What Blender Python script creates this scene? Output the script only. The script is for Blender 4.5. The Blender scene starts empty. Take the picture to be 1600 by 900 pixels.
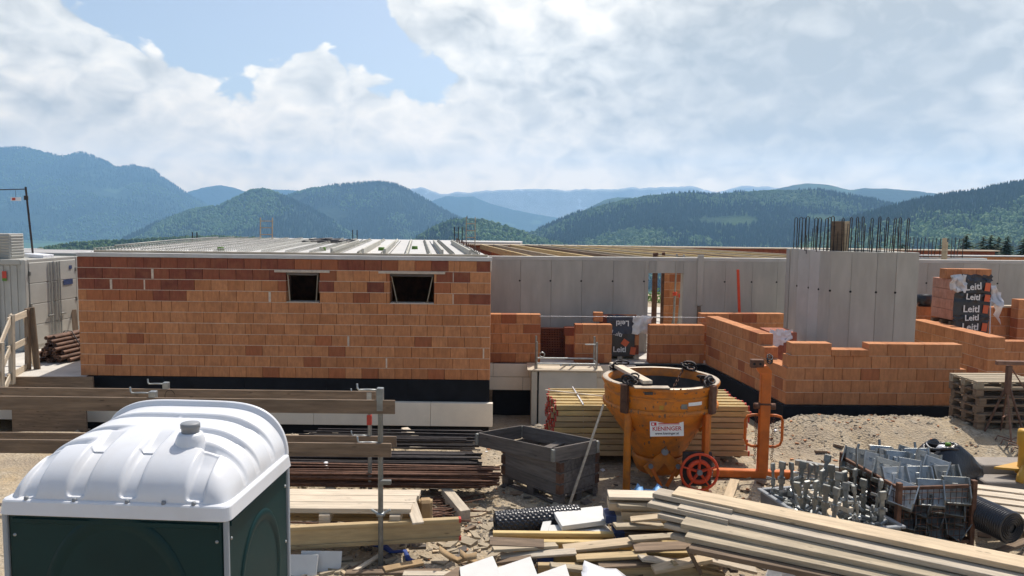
import bpy, math, random
import numpy as np
from mathutils import Matrix, Vector
random.seed(7); RNG = np.random.default_rng(7)
SC = bpy.context.scene; COL = SC.collection; PI = math.pi
# ---------------------------------------------------------------- camera, light, exposure
T, ROLL, H = .085, .012, 3.9
th = math.atan(T)
F = Vector((0, math.cos(th), -math.sin(th))); U0 = Vector((0, math.sin(th), math.cos(th))); R0 = Vector((1, 0, 0))
CR = math.cos(ROLL)*R0 + math.sin(ROLL)*U0; CU = -math.sin(ROLL)*R0 + math.cos(ROLL)*U0
cam_d = bpy.data.cameras.new('camera'); cam = bpy.data.objects.new('camera', cam_d); COL.objects.link(cam)
cam_d.sensor_width = 36; cam_d.lens = 27; cam_d.clip_start = .1; cam_d.clip_end = 80000
cam.matrix_world = Matrix(((CR.x, CU.x, -F.x, 0), (CR.y, CU.y, -F.y, 0), (CR.z, CU.z, -F.z, H), (0, 0, 0, 1)))
SC.camera = cam
SUN_AZ, SUN_EL = math.radians(24), math.radians(58)
SUN_DIR = Vector((math.sin(SUN_AZ)*math.cos(SUN_EL), math.cos(SUN_AZ)*math.cos(SUN_EL), math.sin(SUN_EL)))
sl = bpy.data.lights.new('sun', 'SUN'); sl.energy = 3.7; sl.angle = math.radians(.5); sl.color = (1, .95, .87)
so = bpy.data.objects.new('sun', sl); COL.objects.link(so)
so.rotation_euler = (-SUN_DIR).to_track_quat('-Z', 'Y').to_euler(); so.location = (0, 0, 50)
SC.view_settings.view_transform = 'Standard'; SC.view_settings.look = 'None'
SC.view_settings.exposure = .48; SC.view_settings.gamma = 1
SC.cycles.use_denoising = True; SC.cycles.max_bounces = 6; SC.cycles.volume_bounces = 1
SC.cycles.sample_clamp_indirect = 8

def aty(px, py, Y):
    px, py, Y = float(px), float(py), float(Y)
    d = F + (px-800)/1200*CR - (py-450)/1200*CU
    k = Y/d.y; return Vector((d.x*k, Y, H+d.z*k))
def atz(px, py, Z):
    px, py, Z = float(px), float(py), float(Z)
    d = F + (px-800)/1200*CR - (py-450)/1200*CU
    k = (Z-H)/d.z; return Vector((d.x*k, d.y*k, Z))

# ---------------------------------------------------------------- sky
world = bpy.data.worlds.new('World'); SC.world = world; world.use_nodes = True
CLOUD = 8.9; SKYMUL = (1.25, 1.12, 1.0)
def sky_world():
    nt = world.node_tree; N = nt.nodes; L = nt.links; N.clear()
    out = N.new('ShaderNodeOutputWorld'); bg = N.new('ShaderNodeBackground'); bg.inputs['Strength'].default_value = .1
    L.new(bg.outputs[0], out.inputs[0])
    sk = N.new('ShaderNodeTexSky'); sk.sky_type = 'NISHITA'; sk.sun_disc = False
    sk.sun_elevation = SUN_EL; sk.sun_rotation = SUN_AZ; sk.altitude = 700; sk.air_density = 1; sk.dust_density = 3.5; sk.ozone_density = 1
    tc = N.new('ShaderNodeTexCoord')
    def V(op, a, b=None, s=None):
        n = N.new('ShaderNodeVectorMath'); n.operation = op
        for i, q in enumerate((a, b)):
            if q is None: continue
            if hasattr(q, 'links') or hasattr(q, 'is_linked'): L.new(q, n.inputs[i])
            else: n.inputs[i].default_value = q
        if s is not None: n.inputs['Scale'].default_value = s
        return n.outputs['Value'] if op in ('LENGTH', 'DISTANCE', 'DOT_PRODUCT') else n.outputs[0]
    def m(op, *a, clamp=False):
        n = N.new('ShaderNodeMath'); n.operation = op; n.use_clamp = clamp
        for i, q in enumerate(a):
            if isinstance(q, (int, float)): n.inputs[i].default_value = q
            else: L.new(q, n.inputs[i])
        return n.outputs[0]
    def smooth(x, a, b):
        n = N.new('ShaderNodeMapRange'); n.interpolation_type = 'SMOOTHSTEP'
        L.new(x, n.inputs[0]); n.inputs[1].default_value = a; n.inputs[2].default_value = b
        return n.outputs[0]
    def noise(vec, scale, det=8, rough=.55, dist=0):
        n = N.new('ShaderNodeTexNoise'); L.new(vec, n.inputs['Vector']); n.inputs['Scale'].default_value = scale
        n.inputs['Detail'].default_value = det; n.inputs['Roughness'].default_value = rough; n.inputs['Distortion'].default_value = dist
        return n.outputs['Fac']
    g = tc.outputs['Generated']
    p = V('MULTIPLY', g, (1, 1, 1.7))
    def dirv(px, py):
        d = (F + (px-800)/1200*CR - (py-450)/1200*CU).normalized(); return (d.x, d.y, d.z*1.7)
    def blob(px, py, r):
        return smooth(V('DISTANCE', p, dirv(px, py)), r, r*.15)
    wob = N.new('ShaderNodeTexNoise'); wob.inputs['Scale'].default_value = 12; wob.inputs['Detail'].default_value = 2; L.new(p, wob.inputs['Vector'])
    pw = V('ADD', p, V('SCALE', V('SUBTRACT', wob.outputs['Color'], (.5, .5, .5)), s=.05))
    def billow(vec, scale, det):                                     # rounded puffs with creases between them
        return m('ABSOLUTE', m('SUBTRACT', noise(vec, scale, det, .45), .5))
    def dens(off):
        q = V('ADD', pw, off) if off else pw
        return m('ADD', m('MULTIPLY', noise(q, 3.0, 7, .58), .85), m('MULTIPLY', billow(q, 15, 4), 1.1))
    # where the clouds stand: cumulus banks and the clear gap between them
    cov = None
    for px, py, r, s in ((20, 110, .17, .34), (215, 140, .125, .30), (-140, 60, .3, .2), (470, 95, .10, .20), (545, 165, .12, .16), (330, 40, .16, -.36), (640, 110, .13, -.26), (480, 5, .13, -.24), (370, 165, .07, -.16), (560, 40, .10, -.2),
                         (1000, 40, .5, .40), (1300, 140, .50, .44), (700, 20, .12, .24), (780, 20, .2, .16), (760, 215, .25, .14), (300, 240, .3, .24), (600, 240, .3, .16), (1700, 100, .5, .30)):
        b = m('MULTIPLY', blob(px, py, r), s)
        cov = b if cov is None else m('ADD', cov, b)
    sep = N.new('ShaderNodeSeparateXYZ'); L.new(g, sep.inputs[0])
    low = smooth(sep.outputs['Z'], .16, .02)
    cov = m('ADD', m('ADD', cov, .06), m('MULTIPLY', low, .20))  # extra cloud over the whole sky, unseen parts too, to whiten fill light
    n0 = dens(None)
    d0 = m('ADD', n0, cov)
    n1 = dens((SUN_DIR.x*.03, SUN_DIR.y*.0, .05))
    alpha = smooth(d0, .66, .76)
    thick = smooth(d0, .78, 1.15)
    edge = m('MULTIPLY', m('SUBTRACT', n0, n1), 1.5)                 # lit side of each billow
    grey = m('MULTIPLY', blob(1270, 165, .40), .55)
    grey = m('ADD', grey, m('MULTIPLY', blob(1100, 60, .30), .28))
    grey = m('ADD', grey, m('MULTIPLY', blob(1440, 80, .34), .38))
    grey = m('ADD', grey, m('MULTIPLY', blob(120, 190, .10), .2))
    grey = m('ADD', grey, m('MULTIPLY', blob(220, 190, .09), .22))
    grey = m('SUBTRACT', grey, m('MULTIPLY', blob(860, 40, .17), .30))
    grey = m('MULTIPLY', grey, m('ADD', .50, m('MULTIPLY', noise(pw, 3.5, 5, .55), 1.0)))
    grey = m('MULTIPLY', grey, smooth(sep.outputs['Z'], .015, .11))
    edge = m('MULTIPLY', edge, m('SUBTRACT', 1, m('MULTIPLY', grey, .55), clamp=True))
    lum = m('ADD', m('SUBTRACT', m('SUBTRACT', .98, m('MULTIPLY', thick, .16)), m('MULTIPLY', grey, .36)), edge)
    lum = m('ADD', lum, m('MULTIPLY', m('SUBTRACT', noise(pw, 4.5, 6, .6), .5), .46))
    lum = m('ADD', lum, m('MULTIPLY', smooth(sep.outputs['Z'], .13, .0), .38))
    lum = m('MINIMUM', m('MAXIMUM', lum, .40), 1.3)
    cr = N.new('ShaderNodeValToRGB'); e = cr.color_ramp.elements
    lum = m('MULTIPLY', lum, .85)
    e[0].position = .38; e[0].color = (.46, .475, .49, 1); e[1].position = 1.0; e[1].color = (1.05, 1.0, .93, 1)
    e.new(.72).color = (.80, .79, .775, 1)
    L.new(lum, cr.inputs[0])
    tint = N.new('ShaderNodeMix'); tint.data_type = 'RGBA'; L.new(smooth(sep.outputs['Z'], .22, .0), tint.inputs[0])   # warms and brightens low clouds to offset the blue of the haze
    tint.inputs[6].default_value = (1.04, 1, .93, 1); tint.inputs[7].default_value = (1.55, 1.24, .88, 1)
    cl = V('SCALE', V('MULTIPLY', cr.outputs[0], tint.outputs[2]), s=CLOUD)
    sky = V('MULTIPLY', sk.outputs[0], SKYMUL)
    mx = N.new('ShaderNodeMix'); mx.data_type = 'RGBA'
    L.new(alpha, mx.inputs[0]); L.new(sky, mx.inputs[6]); L.new(cl, mx.inputs[7])
    L.new(mx.outputs[2], bg.inputs[0])
sky_world()

# ---------------------------------------------------------------- materials
MATS = {}; G = (1, 9, 9)
def mat(name, col, rough=.8, var=.18, scale=6., stretch=(1, 1, 1), bump=.15, col2=None, rnd=.12, metal=0., objcol=False, big=.0, bigscale=.6, bigcol=None, spec=.4, bscale=None, emit=None, coat=0, alpha=1, world_coords=False, bdist=.02):
    m = bpy.data.materials.new(name); MATS[name] = m; m.use_nodes = True
    nt = m.node_tree; N = nt.nodes; L = nt.links
    b = N['Principled BSDF']; b.inputs['Roughness'].default_value = rough; b.inputs['Metallic'].default_value = metal
    b.inputs['Specular IOR Level'].default_value = spec; b.inputs['Coat Weight'].default_value = coat; b.inputs['Alpha'].default_value = alpha
    tc = N.new('ShaderNodeTexCoord'); oi = N.new('ShaderNodeObjectInfo')
    src = tc.outputs['Object']
    if world_coords:
        ge = N.new('ShaderNodeNewGeometry'); src = ge.outputs['Position']
    off = N.new('ShaderNodeVectorMath'); off.operation = 'SCALE'; off.inputs[0].default_value = (37, 53, 91); L.new(oi.outputs['Random'], off.inputs['Scale'])
    ad = N.new('ShaderNodeVectorMath'); ad.operation = 'ADD'; L.new(src, ad.inputs[0]); L.new(off.outputs[0], ad.inputs[1])
    mp = N.new('ShaderNodeVectorMath'); mp.operation = 'MULTIPLY'; mp.inputs[1].default_value = stretch; L.new(ad.outputs[0], mp.inputs[0])
    def noise(scale, det=6, rough=.6, vec=None):
        n = N.new('ShaderNodeTexNoise'); n.inputs['Scale'].default_value = scale; n.inputs['Detail'].default_value = det; n.inputs['Roughness'].default_value = rough
        L.new(vec or mp.outputs[0], n.inputs['Vector']); return n.outputs['Fac']
    n1 = noise(scale)
    if stretch == G:
        vo = N.new('ShaderNodeTexVoronoi'); vo.inputs['Scale'].default_value = 1; kv = N.new('ShaderNodeVectorMath'); kv.operation = 'MULTIPLY'; kv.inputs[1].default_value = (3.1, 11, 11); L.new(ad.outputs[0], kv.inputs[0]); L.new(kv.outputs[0], vo.inputs['Vector'])
        kn = N.new('ShaderNodeMapRange'); kn.inputs[1].default_value = .05; kn.inputs[2].default_value = .13; kn.inputs[3].default_value = .45; kn.inputs[4].default_value = 1; L.new(vo.outputs['Distance'], kn.inputs[0])
    c2 = col2 if col2 else tuple(c*(1-var) for c in col); c1 = col if col2 else tuple(c*(1+var) for c in col)
    mr = N.new('ShaderNodeMapRange'); mr.inputs[1].default_value = .32; mr.inputs[2].default_value = .68; L.new(n1, mr.inputs[0])
    mx = N.new('ShaderNodeMix'); mx.data_type = 'RGBA'; mx.inputs[6].default_value = (*c2, 1); mx.inputs[7].default_value = (*c1, 1); L.new(mr.outputs[0], mx.inputs[0])
    cur = mx.outputs[2]
    if stretch == G:
        kx = N.new('ShaderNodeVectorMath'); kx.operation = 'SCALE'; L.new(cur, kx.inputs[0]); L.new(kn.outputs[0], kx.inputs['Scale']); cur = kx.outputs[0]
    if objcol:
        mu = N.new('ShaderNodeMix'); mu.data_type = 'RGBA'; mu.blend_type = 'MULTIPLY'; mu.inputs[0].default_value = 1
        L.new(cur, mu.inputs[6]); L.new(oi.outputs['Color'], mu.inputs[7]); cur = mu.outputs[2]
    if big:
        nb = noise(bigscale, 5, .6, ad.outputs[0]); r2 = N.new('ShaderNodeMapRange'); r2.inputs[1].default_value = .45; r2.inputs[2].default_value = .7; r2.inputs[4].default_value = big; L.new(nb, r2.inputs[0])
        m2 = N.new('ShaderNodeMix'); m2.data_type = 'RGBA'; m2.inputs[7].default_value = (*(bigcol or tuple(c*.5 for c in col)), 1); L.new(r2.outputs[0], m2.inputs[0]); L.new(cur, m2.inputs[6]); cur = m2.outputs[2]
    if rnd:
        hs = N.new('ShaderNodeHueSaturation'); r3 = N.new('ShaderNodeMapRange'); r3.inputs[3].default_value = 1-rnd; r3.inputs[4].default_value = 1+rnd; L.new(oi.outputs['Random'], r3.inputs[0]); L.new(r3.outputs[0], hs.inputs['Value']); L.new(cur, hs.inputs['Color']); cur = hs.outputs[0]
    L.new(cur, b.inputs['Base Color'])
    if bump:
        nb = noise(bscale or scale*3, 6, .65); bp = N.new('ShaderNodeBump'); bp.inputs['Strength'].default_value = bump; bp.inputs['Distance'].default_value = bdist
        L.new(nb, bp.inputs['Height']); L.new(bp.outputs[0], b.inputs['Normal'])
    return m
mat('brick', (1.14, 1.13, 1.12), .92, .16, 5, (4, 4, .9), bump=.35, rnd=.05, objcol=True, big=.5, bigscale=5.5, bigcol=(.30, .12, .055))
mat('brick_mortar', (.58, .48, .38), .95, .15, 14, bump=.4)
mat('brick_core', (.10, .05, .03), .95, .2, 8)
mat('brick_side', (.42, .19, .09), .9, .3, 3)
mat('concrete', (.42, .402, .348), .88, .12, 1.6, (2.2, 2.2, .5), bump=.12, rnd=.06, big=.5, bigscale=.8, bigcol=(.35, .33, .285), bscale=30)
mat('concrete_pale', (.48, .465, .42), .88, .10, 1.6, bump=.12, rnd=.05, big=.3, bigscale=.9, bigcol=(.37, .35, .33), bscale=30)
mat('slab', (.50, .49, .47), .9, .10, 4, bump=.2, rnd=.05, big=.3, bigscale=.6, bigcol=(.46, .44, .42))
mat('floor_slab', (.50, .47, .42), .9, .15, 2, bump=.2, big=.4, bigscale=.4, bigcol=(.38, .33, .27), world_coords=True)
mat('tie_hole', (.02, .02, .02), .9, .1, 5, bump=0)
mat('membrane', (.010, .011, .014), .8, .3, 3, bump=.4, bscale=8, spec=.2)
mat('xps', (.78, .70, .575), .9, .05, 3, bump=.1, rnd=.04, big=.2, bigscale=1.2, bigcol=(.56, .5, .42))
mat('white_foam', (.60, .59, .56), .9, .04, 5, bump=.1, rnd=.03, big=.15, bigscale=3, bigcol=(.66, .63, .58))
mat('wood_new', (.50, .385, .25), .8, .2, 2.2, G, .2, rnd=.15)
mat('wood_pale', (.55, .46, .345), .8, .18, 2.2, G, .2, rnd=.12)
mat('wood_grey', (.44, .37, .28), .85, .25, 2.4, G, .3, rnd=.18, big=.35, bigscale=1.5, bigcol=(.30, .27, .23))
mat('wood_dark', (.115, .097, .084), .85, .35, 2.4, G, .4, rnd=.25, big=.3, bigscale=3, bigcol=(.16, .14, .125))
mat('wood_tan', (.36, .295, .205), .85, .25, 2.2, G, .3, rnd=.12, big=.3, bigscale=1.5, bigcol=(.27, .22, .16))
mat('wood_brown', (.20, .14, .092), .85, .3, 2.2, G, .3, rnd=.15)
mat('beam_yellow', (.50, .36, .15), .7, .22, 2, G, .2, rnd=.2, big=.4, bigscale=2, bigcol=(.38, .27, .15))
mat('beam_olive', (.43, .315, .165), .75, .22, 2, G, .2, rnd=.15, big=.35, bigscale=2, bigcol=(.30, .2, .11))
mat('red_paint', (.45, .05, .03), .6, .2, 8)
mat('blue_paint', (.03, .05, .13), .6, .3, 8)
mat('rust_steel', (.13, .065, .04), .75, .4, 9, bump=.3, rnd=.3, metal=.3)
mat('dark_steel', (.05, .042, .04), .6, .4, 7, bump=.2, rnd=.3, metal=.5)
mat('pipe_rust', (.17, .095, .065), .7, .4, 5, bump=.3, rnd=.35, metal=.3)
mat('galv', (.36, .37, .36), .36, .2, 9, bump=.1, rnd=.18, metal=.6)
mat('galv_shaded', (.13, .13, .12), .42, .3, 9, bump=.15, rnd=.25, metal=.5)  # galvanised steel with the shade inside the cage put into its colour
mat('block_grey', (.27, .235, .20), .92, .15, 4, bump=.3, rnd=.1)
mat('galv_dull', (.24, .24, .22), .5, .25, 9, bump=.15, rnd=.18, metal=.6)
mat('orange_paint', (.62, .19, .015), .5, .12, 4, bump=.1, big=.7, bigscale=5, bigcol=(.22, .095, .04), rnd=0)
mat('orange_frame', (.62, .15, .02), .5, .15, 5, bump=.1, big=.35, bigscale=4, bigcol=(.22, .08, .03), rnd=0)
mat('wheel_red', (.66, .07, .02), .5, .15, 8, bump=.1, rnd=0)
mat('bucket_inside', (.06, .055, .05), .85, .4, 4, bump=.4)
mat('crust', (.20, .11, .06), .95, .3, 8, bump=.3)
mat('bare_rim', (.40, .33, .25), .5, .25, 6, metal=.3)
mat('sticker', (.80, .77, .72), .6, .03, 5, bump=0)
mat('sticker_red', (.55, .03, .03), .6, .05, 5, bump=0)
mat('toilet_white', (.66, .67, .69), .34, .02, 3, bump=.03, rnd=0, spec=.5, big=.35, bigscale=3.5, bigcol=(.54, .52, .49))
mat('toilet_green', (.0018, .026, .027), .45, .15, 2, bump=.04, rnd=0, spec=.22)
mat('post_grey', (.30, .33, .36), .5, .05, 3, bump=.03)
mat('vent_grey', (.22, .23, .24), .5, .1, 6, bump=.05)
mat('container', (.40, .39, .35), .55, .08, 2, bump=.08, rnd=.04, big=.25, bigscale=1.4, bigcol=(.36, .34, .3))
mat('black_plastic', (.012, .013, .018), .32, .2, 5, bump=.15, spec=.6)
mat('film_black', (.018, .019, .024), .3, .25, 4, bump=.35, bscale=9, spec=.6, bdist=.05)
mat('film_navy', (.02, .028, .055), .3, .25, 4, bump=.35, bscale=9, spec=.6, bdist=.05)
mat('film_white', (.72, .72, .74), .22, .1, 6, bump=.4, bscale=9, spec=.6, bdist=.05)
mat('letter_white', (.75, .74, .72), .6, .03, 5, bump=0)
mat('logo_orange', (.62, .13, .05), .6, .1, 5, bump=0)
mat('blue_bag', (.16, .36, .62), .5, .3, 7, bump=.3)
mat('strap_blue', (.03, .06, .22), .6, .2, 9)
mat('cardboard', (.34, .23, .12), .85, .25, 4, bump=.2)
mat('yellow_paint', (.50, .27, .03), .5, .15, 5, bump=.1, big=.3, bigscale=5, bigcol=(.3, .17, .05))
mat('tray_grey', (.15, .15, .16), .6, .15, 5, bump=.1)
mat('stone', (.38, .32, .24), .95, .25, 4, bump=.4, bscale=10)
mat('leaf_dark', (.028, .050, .022), .85, .35, .6, bump=.3)
mat('leaf_bright', (.10, .20, .03), .8, .35, .8, bump=.3)
mat('bark', (.08, .06, .045), .9, .3, 5)
mat('house_wall', (.62, .56, .36), .9, .05, 1)
mat('house_roof', (.35, .34, .33), .9, .1, 1)

def ground_mat():
    m = bpy.data.materials.new('gravel_ground'); m.use_nodes = True; MATS['ground'] = m
    nt = m.node_tree; N = nt.nodes; L = nt.links; b = N['Principled BSDF']; b.inputs['Roughness'].default_value = .95; b.inputs['Specular IOR Level'].default_value = .2
    ge = N.new('ShaderNodeNewGeometry'); P = ge.outputs['Position']
    def noise(s, d=6, r=.6):
        n = N.new('ShaderNodeTexNoise'); n.inputs['Scale'].default_value = s; n.inputs['Detail'].default_value = d; n.inputs['Roughness'].default_value = r; L.new(P, n.inputs['Vector']); return n.outputs['Fac']
    def rng(x, a, b2):
        n = N.new('ShaderNodeMapRange'); n.inputs[1].default_value = a; n.inputs[2].default_value = b2; L.new(x, n.inputs[0]); return n.outputs[0]
    def mix(f, a, c):
        n = N.new('ShaderNodeMix'); n.data_type = 'RGBA'; L.new(f, n.inputs[0])
        for i, q in ((6, a), (7, c)):
            if isinstance(q, tuple): n.inputs[i].default_value = (*q, 1)
            else: L.new(q, n.inputs[i])
        return n.outputs[2]
    vo = N.new('ShaderNodeTexVoronoi'); vo.inputs['Scale'].default_value = 26; L.new(P, vo.inputs['Vector'])
    vs = N.new('ShaderNodeSeparateColor'); L.new(vo.outputs['Color'], vs.inputs[0])
    c = mix(rng(noise(1.1), .38, .62), (.40, .305, .19), (.44, .365, .26))       # earth / gravel
    c = mix(rng(noise(7), .45, .7), c, (.30, .235, .155))
    g = mix(rng(vs.outputs[0], 0, 1), (.25, .205, .145), (.46, .385, .285))        # single pebbles
    c = mix(rng(noise(2.3, 4), .40, .60), c, g)
    c = mix(rng(noise(.55, 5), .50, .68), c, (.27, .215, .155))
    c = mix(rng(noise(.9, 7, .75), .60, .72), c, (.52, .42, .30))
    sx = N.new('ShaderNodeSeparateXYZ'); L.new(P, sx.inputs[0])
    # far land turns to meadow and wood
    far = rng(sx.outputs['Y'], 45, 62)
    mead = mix(rng(noise(.004, 6), .42, .58), (.06, .12, .03), (.022, .04, .016))
    c = mix(far, c, mead)
    L.new(c, b.inputs['Base Color'])
    bp = N.new('ShaderNodeBump'); bp.inputs['Strength'].default_value = .6; bp.inputs['Distance'].default_value = .03
    ad = N.new('ShaderNodeMath'); ad.operation = 'ADD'; L.new(noise(22, 5), ad.inputs[0]); L.new(vo.outputs['Distance'], ad.inputs[1]); L.new(ad.outputs[0], bp.inputs['Height']); L.new(bp.outputs[0], b.inputs['Normal'])
ground_mat()
def hill_mat(name, dark, light, mead, scale, meadow=.62):
    m = bpy.data.materials.new(name); m.use_nodes = True; MATS[name] = m
    nt = m.node_tree; N = nt.nodes; L = nt.links; b = N['Principled BSDF']; b.inputs['Roughness'].default_value = .95; b.inputs['Specular IOR Level'].default_value = .1
    ge = N.new('ShaderNodeNewGeometry'); P = ge.outputs['Position']
    def noise(s, d=6, r=.65):
        n = N.new('ShaderNodeTexNoise'); n.inputs['Scale'].default_value = s; n.inputs['Detail'].default_value = d; n.inputs['Roughness'].default_value = r; L.new(P, n.inputs['Vector']); return n.outputs['Fac']
    def rng(x, a, b2):
        n = N.new('ShaderNodeMapRange'); n.inputs[1].default_value = a; n.inputs[2].default_value = b2; L.new(x, n.inputs[0]); return n.outputs[0]
    def mix(f, a, c):
        n = N.new('ShaderNodeMix'); n.data_type = 'RGBA'; L.new(f, n.inputs[0])
        for i, q in ((6, a), (7, c)):
            if isinstance(q, tuple): n.inputs[i].default_value = (*q, 1)
            else: L.new(q, n.inputs[i])
        return n.outputs[2]
    c = mix(rng(noise(scale), .38, .62), dark, light)
    c = mix(rng(noise(scale*.55, 3), meadow, meadow+.03), c, mead)
    L.new(c, b.inputs['Base Color'])
    bp = N.new('ShaderNodeBump'); bp.inputs['Strength'].default_value = 1; bp.inputs['Distance'].default_value = 12
    L.new(noise(scale*9, 5, .7), bp.inputs['Height']); L.new(bp.outputs[0], b.inputs['Normal'])
hill_mat('wood_near', (.030, .055, .024), (.058, .100, .030), (.10, .17, .05), .008, .66)
hill_mat('wood_far', (.016, .030, .022), (.030, .050, .028), (.07, .11, .05), .004, .60)
hill_mat('rock_snow_haze', (.46, .46, .44), (.55, .55, .53), (.68, .68, .68), .011, .62)  # snow-flecked rock, lightened towards sky colour so haze sits in the tone
mat('tree_conifer', (.021, .040, .020), .9, .3, .05, bump=0, world_coords=True)
mat('tree_broad', (.088, .145, .036), .9, .35, .03, bump=0, world_coords=True)

# ---------------------------------------------------------------- mesh helpers
def rotz(a): return Matrix.Rotation(a, 3, 'Z')
def frame(d, up=Vector((0, 0, 1))):
    x = Vector(d).normalized()
    if abs(x.dot(up)) > .98: up = Vector((0, 1, 0))
    y = up.cross(x).normalized(); z = x.cross(y)
    return Matrix((x, y, z)).transposed()
class MB:
    def __init__(s): s.v = []; s.f = []; s.m = []; s.sm = []
    def add(s, vs, fs, m=0, smooth=False):
        o = len(s.v); s.v += [tuple(q) for q in vs]
        for f in fs: s.f.append([i+o for i in f]); s.m.append(m); s.sm.append(smooth)
        return s
    def box(s, c, d, R=None, bev=0., m=0):
        h = [q/2 for q in d]; c = Vector(c)
        R = R if isinstance(R, Matrix) else (rotz(R) if R else None)
        tr = (lambda p: c + R @ Vector(p)) if R else (lambda p: c + Vector(p))
        if bev <= 0:
            vs = [tr((x*h[0], y*h[1], z*h[2])) for z in (-1, 1) for y in (-1, 1) for x in (-1, 1)]
            return s.add(vs, [(0, 2, 3, 1), (4, 5, 7, 6), (0, 1, 5, 4), (2, 6, 7, 3), (0, 4, 6, 2), (1, 3, 7, 5)], m)
        bev = min(bev, min(h)*.45)
        vs = []; ix = {}
        for sx in (-1, 1):
            for sy in (-1, 1):
                for sz in (-1, 1):
                    for ax in range(3):
                        p = [sx*h[0], sy*h[1], sz*h[2]]
                        for k in range(3):
                            if k != ax: p[k] -= (sx, sy, sz)[k]*bev
                        ix[(sx, sy, sz, ax)] = len(vs); vs.append(tr(p))
        fs = []
        def quad(a, b, c2, d2, n):
            pa, pb, pc = (vs[i] for i in (a, b, c2))
            nn = (pb-pa).cross(pc-pa); n2 = (R @ Vector(n)) if R else Vector(n)
            fs.append((a, b, c2, d2) if nn.dot(n2) > 0 else (d2, c2, b, a))
        for ax in range(3):
            o1, o2 = [k for k in range(3) if k != ax]
            for sg in (-1, 1):
                def key(s1, s2, kk=ax):
                    q = [0, 0, 0]; q[ax] = sg; q[o1] = s1; q[o2] = s2; return ix[(*q, kk)]
                n = [0, 0, 0]; n[ax] = sg
                quad(key(-1, -1), key(1, -1), key(1, 1), key(-1, 1), n)
            for s1 in (-1, 1):
                for s2 in (-1, 1):
                    def k2(e, kk):
                        q = [0, 0, 0]; q[ax] = e; q[o1] = s1; q[o2] = s2; return ix[(*q, kk)]
                    n = [0, 0, 0]; n[o1] = s1; n[o2] = s2
                    quad(k2(-1, o1), k2(1, o1), k2(1, o2), k2(-1, o2), n)
        for sx in (-1, 1):
            for sy in (-1, 1):
                for sz in (-1, 1):
                    t = (ix[(sx, sy, sz, 0)], ix[(sx, sy, sz, 1)], ix[(sx, sy, sz, 2)])
                    fs.append(t if sx*sy*sz > 0 else t[::-1])
        return s.add(vs, fs, m)
    def tube(s, p0, p1, r, n=8, m=0, r1=None, smooth=True, cap=True):
        p0 = Vector(p0); p1 = Vector(p1); B = frame(p1-p0); r1 = r if r1 is None else r1
        vs = []
        for p, q in ((p0, r), (p1, r1)):
            for k in range(n):
                a = 2*PI*k/n; vs.append(p + B @ Vector((0, math.cos(a)*q, math.sin(a)*q)))
        s.add(vs, [(k, (k+1) % n, n+(k+1) % n, n+k) for k in range(n)], m, smooth)
        if cap:
            s.add(vs[:n], [tuple(range(n))[::-1]], m); s.add(vs[n:], [tuple(range(n))], m)
        return s
    def path(s, pts, r, n=6, m=0, closed=False):
        pts = [Vector(p) for p in pts]; N = len(pts); vs = []
        for i, p in enumerate(pts):
            a = pts[i-1] if (i > 0 or closed) else p; b = pts[(i+1) % N] if (i < N-1 or closed) else p
            B = frame(b-a)
            for k in range(n):
                t = 2*PI*k/n; vs.append(p + B @ Vector((0, math.cos(t)*r, math.sin(t)*r)))
        fs = []
        for i in range(N if closed else N-1):
            j = (i+1) % N
            for k in range(n): fs.append((i*n+k, i*n+(k+1) % n, j*n+(k+1) % n, j*n+k))
        if not closed: fs += [tuple(range(n))[::-1], tuple((N-1)*n+k for k in range(n))]
        return s.add(vs, fs, m, True)
    def lathe(s, prof, n=48, c=(0, 0, 0), m=0, smooth=True, axis=None):
        c = Vector(c); vs = []
        for r, z in prof:
            for k in range(n):
                a = 2*PI*k/n; p = Vector((math.cos(a)*r, math.sin(a)*r, z)); vs.append(c + (axis @ p if axis else p))
        fs = []
        for i in range(len(prof)-1):
            for k in range(n): fs.append((i*n+k, i*n+(k+1) % n, (i+1)*n+(k+1) % n, (i+1)*n+k))
        return s.add(vs, fs, m, smooth)
    def prism(s, poly, z0, z1, m=0, tr=None):
        n = len(poly); tr = tr or (lambda x, y, z: (x, y, z))
        vs = [tr(x, y, z0) for x, y in poly] + [tr(x, y, z1) for x, y in poly]
        return s.add(vs, [tuple(range(n))[::-1], tuple(range(n, 2*n))] + [(k, (k+1) % n, n+(k+1) % n, n+k) for k in range(n)], m)
    def grid(s, P, m=0, smooth=True):
        a = len(P); b = len(P[0])
        return s.add([p for row in P for p in row], [(i*b+j, i*b+j+1, (i+1)*b+j+1, (i+1)*b+j) for i in range(a-1) for j in range(b-1)], m, smooth)
    def mesh(s, name, mats):
        me = bpy.data.meshes.new(name); me.from_pydata(s.v, [], s.f)
        for q in (mats if isinstance(mats, (list, tuple)) else [mats]): me.materials.append(MATS[q])
        me.polygons.foreach_set('material_index', s.m); me.polygons.foreach_set('use_smooth', s.sm); me.update()
        return me
    def build(s, name, mats, parent=None, loc=(0, 0, 0), rz=0):
        return ob(name, s.mesh(name, mats), parent, loc, rz)
def ob(name, me, parent=None, loc=(0, 0, 0), rz=0, R=None):
    o = bpy.data.objects.new(name, me); COL.objects.link(o); o.parent = parent; o.location = loc
    if R is not None: o.rotation_euler = R.to_euler()
    elif rz: o.rotation_euler.z = rz
    return o
def tag(o, label, cat, group=None, kind=None):
    o['label'] = label
    if cat: o['category'] = cat; o['kind'] = 'thing'
    if group: o['group'] = group
    if kind: o['kind'] = kind
    return o
def thing(name, label, cat, loc=(0, 0, 0), rz=0, group=None, R=None):
    return tag(ob(name, None, None, loc, rz, R), label, cat, group)
def struct(o): o['kind'] = 'structure'; return o
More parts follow.
